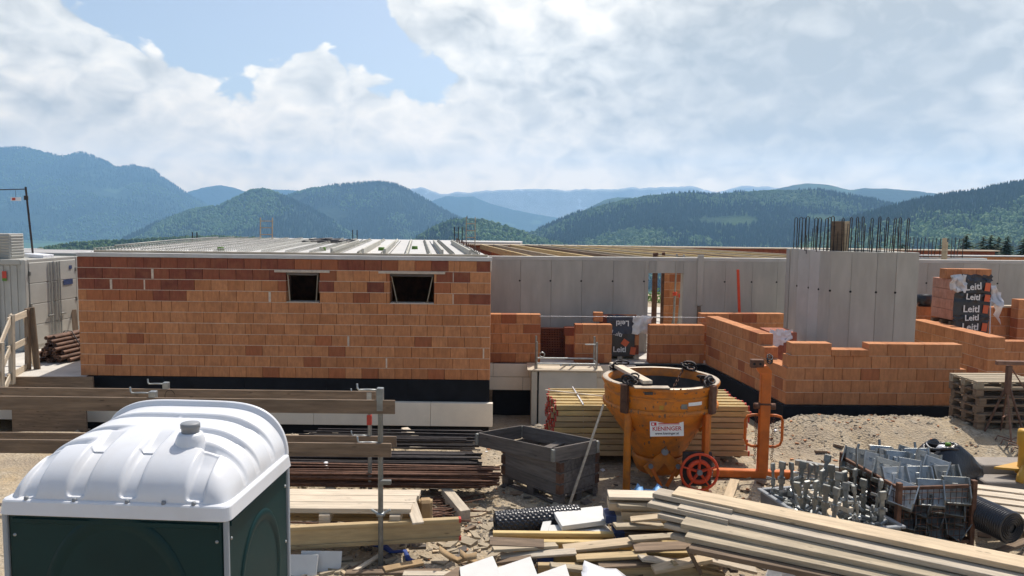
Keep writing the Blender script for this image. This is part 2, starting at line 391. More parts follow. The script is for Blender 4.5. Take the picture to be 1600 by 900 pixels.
def copy_tree(o, parent=None):
    c = o.copy(); COL.objects.link(c); c.parent = parent
    for ch in [q for q in KIDS.get(o.name, [])]: copy_tree(ch, c)
    return c
KIDS = {}
def kids(o, *ch): KIDS.setdefault(o.name, []).extend(ch); return o
_pc = {}
def boxmesh(name, d, bev, m):
    k = (name, tuple(round(q, 3) for q in d), bev, m)
    if k not in _pc: _pc[k] = MB().box((0, 0, 0), d, None, bev).mesh(name, m)
    return _pc[k]
def beam(name, p0, p1, w, h, m, parent=None, up=(0, 0, 1), bev=.004):
    """a board or bar from p0 to p1 (centre line), width w (sideways), height h"""
    p0 = Vector(p0); p1 = Vector(p1); B = frame(p1-p0, Vector(up))
    return ob(name, boxmesh(name, ((p1-p0).length, w, h), bev, m), parent, (p0+p1)/2, R=B)

# value noise (numpy)
def vnoise(x, y, seed=0):
    xi = np.floor(x).astype(np.int64); yi = np.floor(y).astype(np.int64); xf = x-xi; yf = y-yi
    def h(a, b):
        n = (a*374761393 + b*668265263 + seed*1442695041) & 0xffffffff
        n = ((n ^ (n >> 13))*1274126177) & 0xffffffff
        return ((n ^ (n >> 16)) & 0xffff)/65535.
    u = xf*xf*(3-2*xf); v = yf*yf*(3-2*yf)
    return (h(xi, yi)*(1-u)+h(xi+1, yi)*u)*(1-v) + (h(xi, yi+1)*(1-u)+h(xi+1, yi+1)*u)*v
def fbm(x, y, o=4, seed=0):
    s = 0; a = .5
    for k in range(o): s = s+a*(vnoise(x*2**k, y*2**k, seed+k)-.5); a *= .5
    return s
def sstep(x, a, b):
    t = np.clip((x-a)/(b-a), 0, 1); return t*t*(3-2*t)
def npmesh(name, V, Fc, mats, smooth=False, mi=None):
    me = bpy.data.meshes.new(name); V = np.asarray(V, np.float32); Fc = np.asarray(Fc, np.int32)
    k = Fc.shape[1]; me.vertices.add(len(V)); me.vertices.foreach_set('co', V.ravel())
    me.loops.add(Fc.size); me.loops.foreach_set('vertex_index', Fc.ravel())
    me.polygons.add(len(Fc)); me.polygons.foreach_set('loop_start', np.arange(0, Fc.size, k)); me.polygons.foreach_set('loop_total', np.full(len(Fc), k))
    for q in mats: me.materials.append(MATS[q])
    if mi is not None: me.polygons.foreach_set('material_index', np.asarray(mi, np.int32))
    me.polygons.foreach_set('use_smooth', np.full(len(Fc), smooth)); me.update(calc_edges=True); me.validate()
    return me

# ---------------------------------------------------------------- ground
FLOOR = .36
def gz(x, y):
    x = np.asarray(x, float); y = np.asarray(y, float)
    near = sstep(y, 40, 60)
    rut = 0
    for x0, k in ((6.1, .12), (7.75, .12), (4.9, -.25), (6.5, -.25)):
        u = x-(x0+k*(y-12)+.12*np.sin(y*.9)); rut = rut - .035*np.exp(-(u/.17)**2) + .022*np.exp(-((np.abs(u)-.30)/.09)**2)
    rut = rut*sstep(y, 8, 10)*(1-sstep(y, 13.6, 14.6))*(.6+1.2*vnoise(x*1.7, y*1.7, 4))
    z = .10*fbm(x*.7, y*.7, 4, 3) + .05*fbm(x*3, y*3, 3, 9)
    z = (z+rut)*(1-near)
    tr = sstep(y, 13.55+.2*np.sin(x*1.3)+.5*sstep(x, -.6, .3), 15.0)*sstep(-x, -4.9, -3.9)*(1-sstep(y, 20, 21))
    z = z - 1.0*tr
    z = z + .10*np.exp(-((y-14.2)/.45)**2)*sstep(-x, -3.6, -2.6)*sstep(x, -.4, .4)
    z = z + sstep(y, 20, 22)*.05
    rt = sstep(x, 4.4, 5.6)*(1-near)
    z = z + .36*rt*sstep(y, 12.3, 13.9)*(1-sstep(y, 24, 30)) - .75*rt*sstep(y, 14.2, 14.85)*(1-sstep(x, 9.3, 10))*(1-sstep(y, 22, 23))
    drop = np.clip(y-47, 0, None)+np.clip(-x-24, 0, None)*.8+np.clip(x-60, 0, None)*.3
    z = z - 112*(1-np.exp(-drop/520.)) - .04*np.clip(drop, 0, 60)
    z = z + sstep(drop, 150, 900)*60*fbm(x*.0012, y*.0012, 4, 21)
    return z
def axis(a, b, st, far):
    c = list(np.arange(a, b+1e-6, st)); d = st; q = b
    while q < far: d *= 1.28; q += d; c.append(q)
    d = st; q = a; l = []
    while q > -far: d *= 1.28; q -= d; l.append(q)
    return np.clip(np.array(l[::-1]+c), -7100, 7100)
xs = axis(-5.5, 10.5, .09, 6000); ys = axis(7.6, 15.8, .09, 6000)
X, Y = np.meshgrid(xs, ys); Zg = gz(X, Y)
V = np.stack([X, Y, Zg], -1).reshape(-1, 3); nx, ny = len(xs), len(ys)
ii, jj = np.meshgrid(np.arange(ny-1), np.arange(nx-1), indexing='ij'); a = (ii*nx+jj).ravel()
struct(ob('ground', npmesh('ground', V, np.stack([a, a+1, a+nx+1, a+nx], -1), ['ground'], True)))
# stones lying on the gravel
def stones(name, n, fx, fy, smin, smax, m, seed):
    r = np.random.default_rng(seed)
    x = r.uniform(*fx, n); y = r.uniform(*fy, n); s = smin + (smax-smin)*r.random(n)**4
    keep = (fbm(x*1.3, y*1.3, 3, 5) > -.12) | (r.random(n) < .3); x, y, s = x[keep], y[keep], s[keep]; n = len(x)
    o = np.array([(1, 0, 0), (-1, 0, 0), (0, 1, 0), (0, -1, 0), (0, 0, 1), (0, 0, -1), (.6, .6, .5), (-.6, -.6, .5)], float)[:6]  # lower layers get the copy darkened for the cage's shade
    f = np.array([(0, 2, 4), (2, 1, 4), (1, 3, 4), (3, 0, 4), (2, 0, 5), (1, 2, 5), (3, 1, 5), (0, 3, 5)])
    v = o[None]*(.6+.6*r.random((n, 6, 1)))*np.stack([s*(.8+.6*r.random(n)), s*(.8+.6*r.random(n)), s*(.4+.4*r.random(n))], -1)[:, None]
    an = r.uniform(0, 6.28, n); c, q = np.cos(an)[:, None], np.sin(an)[:, None]
    vx = v[..., 0]*c - v[..., 1]*q; vy = v[..., 0]*q + v[..., 1]*c
    vv = np.stack([vx+x[:, None], vy+y[:, None], v[..., 2]+(gz(x, y)+s*.15)[:, None]], -1)
    ff = f[None]+(np.arange(n)*6)[:, None, None]
    return npmesh(name, vv.reshape(-1, 3), ff.reshape(-1, 3), [m], False)
st = ob('gravel', stones('gravel', 17000, (-4.5, 10.5), (7.6, 15.0), .008, .034, 'stone', 2)); st['kind'] = 'stuff'; st['label'] = 'loose grey and tan stones strewn over the site ground'
st2 = ob('rubble', stones('rubble', 900, (-3.6, 2.8), (13.4, 14.8), .02, .10, 'stone', 8)); st2['kind'] = 'stuff'; st2['label'] = 'rubble along the edge of the trench'
st3 = ob('rubble', stones('rubble', 900, (4.6, 9.4), (13.6, 14.4), .012, .055, 'stone', 18)); st3['kind'] = 'stuff'; st3['label'] = 'crumbled earth along the foot of the brick walls'

# ---------------------------------------------------------------- hills
def hill(name, pts, D, depth, base, m, seed, rough=6., step=4, rav=.16, nv=26, label=None):
    px = np.arange(pts[0][0], pts[-1][0]+1, step, float); py = np.interp(px, [p[0] for p in pts], [p[1] for p in pts])
    py = py + (D < 4000 and m == 'wood_near')*5.5 + fbm(px*.06, px*0, 3, seed)*rough*.5 + fbm(px*.35, px*0, 2, seed+5)*rough*.22
    vs = np.concatenate([np.linspace(-1, 0, nv), np.linspace(.15, 1, 6)])
    P = np.zeros((len(vs), len(px), 3))
    crest = np.array([tuple(aty(a, b, D)) for a, b in zip(px, py)])
    foot = aty(0, 348, D)
    for k, v in enumerate(vs):
        f = 1 + v*depth/D
        x = crest[:, 0]*f; y = crest[:, 1]*f
        t = 1-abs(v)
        prof = t**1.25 if v < 0 else t
        z = base + (np.maximum(crest[:, 2], base+1)-base)*prof
        rz = fbm(x/(D*.10)+3*fbm(x/(D*.2), y/(D*.2), 2, seed+2), y/(D*.22), 4, seed)*rav*(crest[:, 2]-base)
        z = z + np.minimum(rz, .5*abs(rz))*4*t*(1-t) if v < 0 else z
        P[k] = np.stack([x, y, z], -1)
    n = len(px); ii, jj = np.meshgrid(np.arange(len(vs)-1), np.arange(n-1), indexing='ij'); a = (ii*n+jj).ravel()
    o = struct(ob(name, npmesh(name, P.reshape(-1, 3), np.stack([a, a+1, a+n+1, a+n], -1), [m], True)))
    if label: o['label'] = label
    return P
hill('far_mountains', [(560, 318), (620, 300), (660, 292), (690, 302), (760, 298), (830, 296), (900, 297), (985, 294), (1040, 291), (1080, 290), (1120, 300), (1160, 290), (1220, 294), (1300, 310)], 6600, 500, -150, 'rock_snow_haze', 31, 10, 5, .5, label='snow-flecked mountains at the horizon, paled in colour as if by haze')
P1 = hill('mountain', [(-260, 270), (-120, 245), (0, 233), (40, 232), (62, 237), (90, 246), (110, 244), (125, 238), (150, 247), (180, 262), (195, 262), (208, 260), (240, 268), (262, 284), (290, 303), (320, 320), (345, 333), (400, 350), (470, 372)], 5200, 1600, -140, 'wood_far', 41, 5, 3, .9, 60, label='long blue wooded mountain ridge at the far side of the valley')
hill('hill', [(250, 335), (293, 300), (320, 293), (345, 289), (365, 293), (383, 299), (430, 296), (470, 298), (520, 316)], 6300, 600, -140, 'wood_far', 51, 3, 4, label='pale rounded hill in the gap beside the mountain ridge')
hill('hill', [(640, 330), (680, 312), (698, 306), (715, 308), (740, 307), (765, 318), (800, 327), (850, 337), (930, 350)], 6000, 900, -140, 'wood_far', 52, 3, 4, label='pale peak behind the dark wooded dome')
P3 = hill('hill', [(190, 378), (232, 358), (262, 344), (300, 330), (342, 324), (372, 310), (392, 300), (412, 297), (430, 303), (446, 311), (470, 322), (520, 348), (560, 376)], 2700, 700, -125, 'wood_far', 61, 4, 3, .5, label='small wooded knoll leaning against the dome hill')
P4 = hill('hill', [(380, 345), (440, 312), (462, 302), (485, 297), (520, 292), (560, 289), (600, 287), (622, 292), (650, 306), (685, 326), (715, 342), (760, 362), (800, 378)], 3300, 900, -130, 'wood_far', 62, 4, 3, .4, label='broad dark wooded dome of a hill in the middle distance')
hill('hill', [(890, 340), (925, 322), (945, 312), (965, 308), (985, 309), (1010, 316), (1050, 330)], 3300, 500, -130, 'wood_far', 63, 3, 3, label='blue wooded point behind the long green ridge')
hill('hill', [(1170, 310), (1215, 295), (1240, 289), (1262, 286), (1290, 288), (1330, 297), (1350, 294), (1385, 295), (1420, 297), (1460, 302), (1540, 318)], 3600, 700, -130, 'wood_far', 64, 3, 3, label='twin-topped blue hill above the saddle of the green ridges')
P7 = hill('hill', [(620, 392), (655, 368), (680, 352), (705, 343), (730, 341), (755, 342), (790, 351), (830, 366), (880, 380), (960, 396)], 1500, 330, -95, 'wood_near', 71, 4, 3, label='low dark wooded hill in front of the dome')
P8 = hill('hill', [(800, 372), (845, 357), (870, 345), (900, 333), (940, 321), (975, 312), (1010, 306), (1050, 302), (1080, 301), (1110, 304), (1150, 301), (1200, 297), (1240, 297), (1280, 297), (1320, 303), (1365, 312), (1400, 320), (1450, 333), (1520, 352)], 2000, 800, -100, 'wood_near', 81, 4, 3, .4, 40, label='long green wooded ridge rising from the valley')
P9 = hill('hill', [(1250, 372), (1330, 342), (1400, 322), (1430, 314), (1470, 306), (1520, 300), (1560, 292), (1600, 285), (1680, 268), (1800, 262), (1950, 290)], 1350, 600, -90, 'wood_near', 91, 4, 3, .4, 36, label='steep mixed wood climbing out of the picture past the spruces')
P0 = hill('hill', [(-200, 400), (40, 392), (62, 386), (100, 378), (150, 374), (230, 371), (330, 366), (420, 370), (520, 384), (640, 400)], 900, 220, -75, 'wood_near', 101, 3, 3, label='low dark wooded rise just behind the flat roof')
def forest(P, n, hgt, seed, label, conif=.55, edge=None):
    r = np.random.default_rng(seed); a, b = P.shape[:2]; nv = a-6
    i = r.uniform(0, nv-1.01, n); i = np.where(r.random(n) < .12, nv-1.3+r.random(n)*.29, i); j = r.uniform(0, b-1.01, n)
    i0 = i.astype(int); j0 = j.astype(int); fi = (i-i0)[:, None]; fj = (j-j0)[:, None]
    p = (P[i0, j0]*(1-fi)+P[i0+1, j0]*fi)*(1-fj)+(P[i0, j0+1]*(1-fi)+P[i0+1, j0+1]*fi)*fj
    patch = 1.3*fbm(p[:, 0]*.0045, p[:, 1]*.0045, 4, seed+3)
    mead = fbm(p[:, 0]*.004, p[:, 1]*.004, 2, seed+9)
    ok = mead < .20; p, patch = p[ok], patch[ok]; n = len(p)
    con = patch + .06*r.standard_normal(n) < (conif-.5)*.5
    h = hgt*(.6+.7*r.random(n)); out = []
    # spruces: two stacked cones; broadleaves: lumpy crowns
    pc, hc = p[con], h[con]; k = 6; nc = len(pc)
    ang = np.arange(k)*2*PI/k
    V1 = []
    for (rr, z0, z1) in ((.21, .12, .66), (.15, .45, 1.05)):
        ring = np.stack([np.cos(ang)*rr, np.sin(ang)*rr, np.full(k, z0)], -1); V1.append(np.concatenate([ring, [[0, 0, z1]]]))
    V1 = np.concatenate(V1)
    vc = pc[:, None]+V1[None]*hc[:, None, None]*(1+.2*r.standard_normal((nc, 14, 1))*np.array([1, 1, .15]))
    f1 = np.array([(q, (q+1) % k, k) for q in range(k)]); f1 = np.concatenate([f1, f1+7])
    fc = f1[None]+(np.arange(nc)*14)[:, None, None]
    pb, hb = p[~con], h[~con]*.75; nb = len(pb)
    t = (1+5**.5)/2; ico = np.array([(-1, t, 0), (1, t, 0), (-1, -t, 0), (1, -t, 0), (0, -1, t), (0, 1, t), (0, -1, -t), (0, 1, -t), (t, 0, -1), (t, 0, 1), (-t, 0, -1), (-t, 0, 1)])/1.9
    fi_ = np.array([(0, 11, 5), (0, 5, 1), (0, 1, 7), (0, 7, 10), (0, 10, 11), (1, 5, 9), (5, 11, 4), (11, 10, 2), (10, 7, 6), (7, 1, 8), (3, 9, 4), (3, 4, 2), (3, 2, 6), (3, 6, 8), (3, 8, 9), (4, 9, 5), (2, 4, 11), (6, 2, 10), (8, 6, 7), (9, 8, 1)])
    vb = pb[:, None]+(ico[None]*(.75+.5*r.random((nb, 12, 1)))*np.array([.40, .40, .46])+np.array([0, 0, .45]))*hb[:, None, None]
    fb = fi_[None]+(np.arange(nb)*12)[:, None, None]+nc*14
    V = np.concatenate([vc.reshape(-1, 3), vb.reshape(-1, 3)]); Fc = np.concatenate([fc.reshape(-1, 3), fb.reshape(-1, 3)])
    mi = np.concatenate([np.zeros(nc*12), np.ones(nb*20)])
    o = ob('forest', npmesh('forest', V, Fc, ['tree_conifer', 'tree_broad'], False, mi)); o['kind'] = 'stuff'; o['label'] = label
forest(P7, 5200, 11, 1, 'dark forest on the low hill before the dome', .75)
forest(P8, 24000, 13, 2, 'mixed forest over the long green ridge', .52)
forest(P9, 17000, 11, 3, 'mixed forest on the steep slope behind the spruces', .50)
forest(P3, 7000, 15, 5, 'forest on the small knoll', .6); forest(P4, 12000, 15, 6, 'forest on the broad dark dome', .75); forest(P1, 14000, 18, 7, 'forest on the long mountain ridge', .6)
forest(P0, 9000, 5, 4, 'dark forest on the rise behind the flat roof', -.6)

# ---------------------------------------------------------------- brick walls
BL, BH = .372, .2475
ORANGE = [(.43, .185, .079), (.445, .194, .083), (.415, .175, .072), (.455, .202, .088), (.395, .162, .066)]
MIDRED = [(.31, .105, .044), (.34, .118, .048), (.28, .092, .04)]
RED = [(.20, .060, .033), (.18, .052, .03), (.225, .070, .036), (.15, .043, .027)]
MILD = [(.31, .11, .046), (.34, .125, .05), (.28, .097, .042)]
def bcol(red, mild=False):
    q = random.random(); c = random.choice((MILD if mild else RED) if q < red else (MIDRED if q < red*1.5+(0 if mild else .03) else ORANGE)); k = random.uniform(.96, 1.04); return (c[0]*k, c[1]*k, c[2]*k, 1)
def brick_mesh(l, t, h=BH-.008):
    k = ('brick', round(l, 2), round(t, 2), round(h, 3))
    if k not in _pc: _pc[k] = MB().box((0, 0, 0), (round(l, 2)-.005, t, h), None, .004).mesh('brick', 'brick')
    return _pc[k]
def brick_wall(label, p0, p1, rows, thick, z0=FLOOR, red=None, spans=None, off=0, holes=(), parent=None, half=None):
    """bricks laid from p0 to p1 (front face line); spans[r] = list of (a, b) along the wall"""
    p0 = Vector((p0[0], p0[1], z0)); p1 = Vector((p1[0], p1[1], z0)); Lw = (p1-p0).length; rz = math.atan2(p1.y-p0.y, p1.x-p0.x)
    root = thing('brick_wall', label, 'wall', p0, rz) if parent is None else parent
    for r in range(rows):
        for a, b in (spans[r] if spans else [(0, Lw)]):
            x = a; first = True
            while x < b-.03:
                l = BL*(.5 if (first and (r+off) % 2) else 1); first = False
                e = min(x+l, b)
                if b-e < .09: e = b
                segs = [(x, e)]
                for (ha, hb, r0, r1) in holes:
                    if r0 <= r < r1:
                        segs = [q for s in segs for q in ((s[0], min(s[1], ha)), (max(s[0], hb), s[1])) if q[1]-q[0] > .03]
                for s0, s1 in segs:
                    rr = (red(r, (s0+s1)/2) if red else .05)
                    o = ob('brick', brick_mesh(s1-s0, thick), root, ((s0+s1)/2, thick/2+random.uniform(-.003, .003), (r+.5)*BH+random.uniform(-.001, .001)))
                    o.color = bcol(rr, True)
                x = e
            mo = MB().box(((a+b)/2, thick/2, r*BH+BH/2), (b-a-.03, thick-.05, BH-.03)).build('brick_core', 'brick_core', root)
            if r > 0 and not holes: MB().box(((a+b)/2, thick/2+.0015, r*BH), (b-a-.012, thick-.009, .009)).build('mortar_bed', 'brick_mortar', root)
    return root

# main building: front brick wall with two windows, plinth, roof
WY = 17.05; WX0, WX1 = -9.66, -.48; ROWS = 11; ZT = FLOOR+ROWS*.2435
b = thing('brick_building', 'long flat-roofed brick shell with two small dark windows', 'building', (WX0, WY, 0))
LW = WX1-WX0
def wx(px): return aty(px, 455, WY).x-WX0
w1 = (wx(447), wx(498)); w2 = (wx(609), wx(678))
front = ob('front_wall', None, b, (0, 0, FLOOR))
def redf(r, x):
    if r == 10: return 1 if x < 4.5 else .45
    if r == 9: return 1 if x < 5.3 else .5
    if r == 8: return .95 if x < 2.6 else .25
    if r == 7: return .45 if x < 1.8 else .08
    if r == 0: return .04
    return 0
MBH = .2435
def main_wall():
    thick = .3
    holes = ((w1[0], w1[1], 7, 10), (w2[0], w2[1], 7, 10))
    for r in range(ROWS):
        x = -.02; first = True
        while x < LW-.03:
            l = BL*(.5 if first and r % 2 else 1); first = False
            if random.random() < .05: l *= random.choice((.35, .6))
            e = min(x+l, LW); e = LW if LW-e < .1 else e
            segs = [(x, e)]
            for (ha, hb, r0, r1) in holes:
                if r0 <= r < r1: segs = [q for s in segs for q in ((s[0], min(s[1], ha)), (max(s[0], hb), s[1])) if q[1]-q[0] > .03]
            for s0, s1 in segs:
                o = ob('brick', brick_mesh(s1-s0, thick, MBH-.009), front, ((s0+s1)/2, thick/2+random.uniform(-.003, .003), (r+.5)*MBH)); o.color = bcol(redf(r, (s0+s1)/2))
                if random.random() < .035 and s1-s0 > .2:               # mortar-filled butt joints
                    MB().box((s1, .147, (r+.5)*MBH), (random.uniform(.02, .06), .3, MBH*.9), None, .004).build('mortar_joint', 'brick_mortar', front)
            x = e
        if r:
            cuts = [(0, LW)]
            for (ha, hb, r0, r1) in holes:
                if r0 < r < r1: cuts = [q for s in cuts for q in ((s[0], min(s[1], ha)), (max(s[0], hb), s[1])) if q[1]-q[0] > .03]
            for a0, a1 in cuts: MB().box(((a0+a1)/2, .15, r*MBH), (a1-a0-.01, .297, .0105)).build('mortar_bed', 'brick_mortar', front)
    # backing leaf behind the face bricks, with the window openings left free
    mb = MB(); hz0, hz1 = 7*MBH, 10*MBH; D = .05
    for x0, x1, z0, z1 in ((0, LW, 0, hz0), (0, LW, hz1, ROWS*MBH), (0, w1[0], hz0, hz1), (w1[1], w2[0], hz0, hz1), (w2[1], LW, hz0, hz1)):
        mb.box(((x0+x1)/2, .35, (z0+z1)/2), (x1-x0, .09, z1-z0))
    mb.build('inner_leaf', 'brick_core', front)
main_wall()
for (a0, a1) in (w1, w2):
    wn = ob('window', None, b, ((a0+a1)/2, 0, FLOOR+7*MBH)); hw = (a1-a0)/2; hh = 3*MBH
    MB().box((0, .14, hh-.028), (2*hw+.5, .34, .055), None, .005).build('lintel', 'brick_mortar', wn)
    MB().box((0, .15, hh-.09), (2*hw-.01, .26, .055), None, .004).build('lintel_board', 'wood_dark', wn)
    for s in (-1, 1):
        beam('strut', (s*(hw-.03), .05, hh-.10), (s*(hw-(.16 if hw > .42 else .07)), .05, .01), .02, .035, 'wood_tan', wn, (0, 1, 0))
    MB().box((0, .15, .012), (2*hw-.01, .31, .018), None, .003).build('sill_mortar', 'brick_mortar', wn)
# the other three walls, the roof and the ceiling
BX0, BX1, BY1 = -1.75, -1.75+LW, 14.2   # back corners, local
def wallquad(x0, y0, x1, y1, t, z0, z1, name, m):
    d = Vector((x1-x0, y1-y0, 0)); n = Vector((-d.y, d.x, 0)).normalized()*t
    MB().prism([(x0, y0), (x1, y1), (x1+n.x, y1+n.y), (x0+n.x, y0+n.y)][::1], z0, z1).build(name, m, b)
wallquad(LW-.002, .30, BX1, BY1, .3, FLOOR, ZT-.002, 'side_wall', 'brick_side')
wallquad(BX0, BY1, .002, .30, .3, FLOOR, ZT-.002, 'side_wall', 'brick_side')
wallquad(BX1, BY1, BX0, BY1, .3, FLOOR, ZT-.002, 'back_wall', 'brick_side')
MB().prism([(.01, .4), (LW-.01, .4), (BX1, BY1), (BX0, BY1)], FLOOR-.6, FLOOR-.02).build('ground_slab', 'brick_core', b)
slab = ob('roof_slab', None, b, (0, 0, ZT))
dx = Vector((BX0, BY1, 0)).normalized()          # depth direction
def roofpt(u, v, z=0): return Vector((u*LW, 0, z)) + Vector((BX0, BY1, 0))*v
nel = 8
for k in range(nel):
    for q, (va, vb) in enumerate(((.012, .5), (.505, 1))):
        u0, u1 = k/nel+.002, (k+1)/nel-.002
        pts = [roofpt(u0, va), roofpt(u1, va), roofpt(u1, vb), roofpt(u0, vb)]
        dz = random.uniform(0, .012)
        MB().prism([(p.x, p.y) for p in pts], .0, .085+dz).build('slab_element', 'slab', slab)
MB().box((LW/2, .06, .045), (LW+.06, .14, .088), None, .005).build('edge_board', 'slab', slab)
MB().box((LW/2+.1, .18, .115), (LW-.35, .05, .05), None, .005).build('edge_batten', 'wood_grey', slab)
# lattice girders cast into the slab elements: a top bar with zig-zag legs
gm = MB(); gl = BY1*.97
gm.tube((0, .2, .12), (0, gl, .12), .006, 4)
q = .2; sgn = 1
while q < gl-.2:
    for s in (-1, 1): gm.tube((s*.06, q, .03), (0, q+.1, .12), .0045, 3, cap=False); gm.tube((0, q+.1, .12), (s*.06, q+.2, .03), .0045, 3, cap=False)
    q += .2
gme = gm.mesh('lattice_girder', 'galv_dull')
for k in range(17):
    o = ob('lattice_girder', gme, slab, (LW*(k+.5)/17, 0, .06)); o.rotation_euler.z = math.atan2(-BX0, BY1)
for px in (512, 562, 597, 689, 733):
    x = aty(px, 398, WY).x-WX0; o = beam('upstand_board', Vector((x, .35, .16)), Vector((x, .35, .16))+dx*(9.5 if px > 600 else 8), .05, .15, 'concrete', slab)
for (px, py) in ((345, 391), (504, 391), (596, 391), (648, 389)):
    p = atz(px, py, ZT+.1); MB().lathe([(0, .0), (.09, 0), (.08, .12), (0, .12)], 10, (p.x-WX0, p.y-WY, .06)).build('junction_box', 'leaf_bright', slab)
for (px, py, hh, n) in ((305, 378, .35, 2), (555, 374, .42, 2), (714, 379, .62, 3)):
    for k in range(n):
        p = atz(px-4+k*(6 if n > 2 else 7), py, ZT+.06); MB().tube((p.x-WX0, p.y-WY, .05), (p.x-WX0, p.y-WY, .05+hh), .02, 5).build('starter_bar', 'dark_steel', slab)
mb = MB()
for k in range(26):
    v = .1+.85*k/26; p = roofpt(.985, v); mb.tube((p.x, p.y, .05), (p.x+random.uniform(-.05, .05), p.y, .24), .012, 4)
o = mb.build('edge_bars', 'rust_steel', slab); o['kind'] = 'stuff'
# railing bars round the roof, cables on the slab
MB().path([roofpt(.03, .1, .2), roofpt(.02, .45, .22), roofpt(.02, .8, .2)], .02, 5).build('edge_rail', 'galv_dull', slab)
mb = MB()
for k in range(7):
    c = roofpt(.42+.12*random.random(), .62+.2*random.random(), .12); mb.path([c+Vector((random.uniform(-.9, .9), random.uniform(-1, 1), random.uniform(-.02, .1))) for _ in range(7)], .02, 4)
o = mb.build('cable', 'black_plastic', slab); o['kind'] = 'stuff'
# plinth: black membrane over pale insulation panels
for k in range(5):
    MB().box((LW*(k+.5)/5, -.004, FLOOR-.27), (LW/5-.004, .05, .53), None, .004).build('membrane_sheet', 'membrane', b)
MB().box((LW/2, .2, -.35), (LW-.02, .36, 1.4)).build('footing', 'membrane', b)
n = 7
for k in range(n):
    x0, x1 = LW*k/n, LW*(k+1)/n+(.08 if k == n-1 else 0)
    MB().box(((x0+x1)/2, -.09, -.40), (x1-x0-.006, .14, .53), None, .006).build('insulation_panel', 'xps', b)
# raised roof part at the back
def far_slab():
    p0 = aty(398, 372, 33); p1 = aty(815, 380, 31.6)
    t = thing('rear_roof_slab', 'thin concrete roof slab with props at the back of the long brick shell', 'roof slab', ((p0.x+p1.x)/2, 33, p0.z-.17), math.atan2(p1.y-p0.y, p1.x-p0.x)*.4)
    L = p1.x-p0.x
    for k in range(6): MB().box((L*((k+.5)/6-.5), .7, .08), (L/6-.012, 2, .12), None, .01).build('slab_element', 'slab', t)
    MB().box((0, -.2, -.05), (L, .08, .09), None, .01).build('edge_board', 'wood_grey', t)
    for k in range(7): MB().tube((L*(k/6-.5)*.96, 0, -3), (L*(k/6-.5)*.96, 0, 0), .04, 6).build('prop', 'dark_steel', t)
far_slab()
def ladder(px, py0, py1, Y, label, w=.42):
    a = aty(px, py1, Y); top = aty(px, py0, Y); t = thing('ladder', label, 'ladder', a)
    hh = top.z-a.z
    for s in (-1, 1): beam('stile', (s*w/2, 0, -1.2), (s*w/2, .15, hh), .035, .06, 'wood_tan', t)
    for k in range(-3, int(hh/.28)): beam('rung', (-w/2, .05+.02*k, .2+k*.28), (w/2, .05+.02*k, .2+k*.28), .035, .035, 'wood_tan', t)
ladder(415, 340, 374, 32, 'wooden ladder standing up past the middle of the flat roof', .5)
ladder(735, 339, 379, 31, 'wooden ladder sticking up at the rear corner by three dark bars', .36)

# floor slab and plinth of the rear part
MB().prism([(-.4, 19.32), (5.1, 19.5), (5.65, 15.3), (9.2, 15.4), (9.2, 17), (16, 17), (16, 22.6), (-.4, 21.4)], .0, FLOOR-.004).build('floor_slab', 'floor_slab')
struct(bpy.data.objects['floor_slab'])
o = struct(MB().prism([(-2.0, 21.5), (16, 22.7), (16, 33), (-2, 33)], .0, FLOOR-.02).build('rear_floor', 'floor_slab'))
t = thing('insulated_plinth', 'pale insulation panels over black sealing below the low brick walls', 'plinth', (-.47, 19.22, 0))
for k in range(-1, 4):
    MB().box((.47+.9*k, -.06, FLOOR-.17), (.894, .1, .32), None, .006).build('insulation_panel', 'xps', t)
    MB().box((.32+.9*k, -.06, FLOOR-.505), (.894, .1, .33), None, .006).build('insulation_panel', 'xps', t)
MB().box((2.7, .05, -.5), (5.4, .06, 1.7)).build('sealing_sheet', 'membrane', t)
t = thing('sealing_strip', 'black sealing membrane round the foot of the angled brick walls', 'membrane', (5.47, 15.02, 0))
def strip(p0, p1, z0, z1): # sheets along a wall foot
    d = Vector((p1[0]-p0[0], p1[1]-p0[1], 0)); beam('membrane_sheet', (p0[0]-5.47, p0[1]-15.02, (z0+z1)/2), (p1[0]-5.47, p1[1]-15.02, (z0+z1)/2), .03, z1-z0, 'membrane', t)
strip((4.93, 19.33), (5.42, 15.0), -1, FLOOR-.01); strip((5.40, 14.985), (9.3, 15.06), -.5, FLOOR-.01); strip((3.4, 19.32), (4.95, 19.34), -1, FLOOR-.01)

# low brick walls
brick_wall('low brick wall beside the corner of the long shell', (-1.0, 19.22), (.74, 19.29), 5, .3, red=lambda r, x: .5 if r == 0 else .08)
brick_wall('short brick pier in front of the wrapped pallet by the doorway', (1.62, 19.32), (2.56, 19.35), 4, .3, red=lambda r, x: .4 if r == 0 else .1)
brick_wall('low brick wall under the doorway of the concrete wall', (3.52, 19.38), (4.93, 19.44), 4, .3, red=lambda r, x: .35 if r < 2 else .1, off=1)
DL = (Vector((5.46, 15.05))-Vector((4.96, 19.42))).length
brick_wall('brick wall running away from the corner towards the concrete wall', (4.96, 19.42), (5.46, 15.05), 5, .3, spans=[[(0, DL)], [(0, DL)], [(0, DL)], [(0, DL-1.0)], [(0, DL-1.25)]], red=lambda r, x: .25 if r < 2 else .04)
EL = 3.6
brick_wall('front brick wall with a notch in its top course before the concrete shaft', (5.46, 15.03), (9.06, 15.10), 5, .3, spans=[[(0, EL)], [(0, EL)], [(.0, EL)], [(.02, EL-.12)], [(.08, .88), (1.62, EL-.1)]], red=lambda r, x: .25 if r < 1 else .02)
w = thing('brick_course', 'flat half-height bricks filling the notch of the front wall', 'bricks', (6.34, 15.03, FLOOR+4*BH))
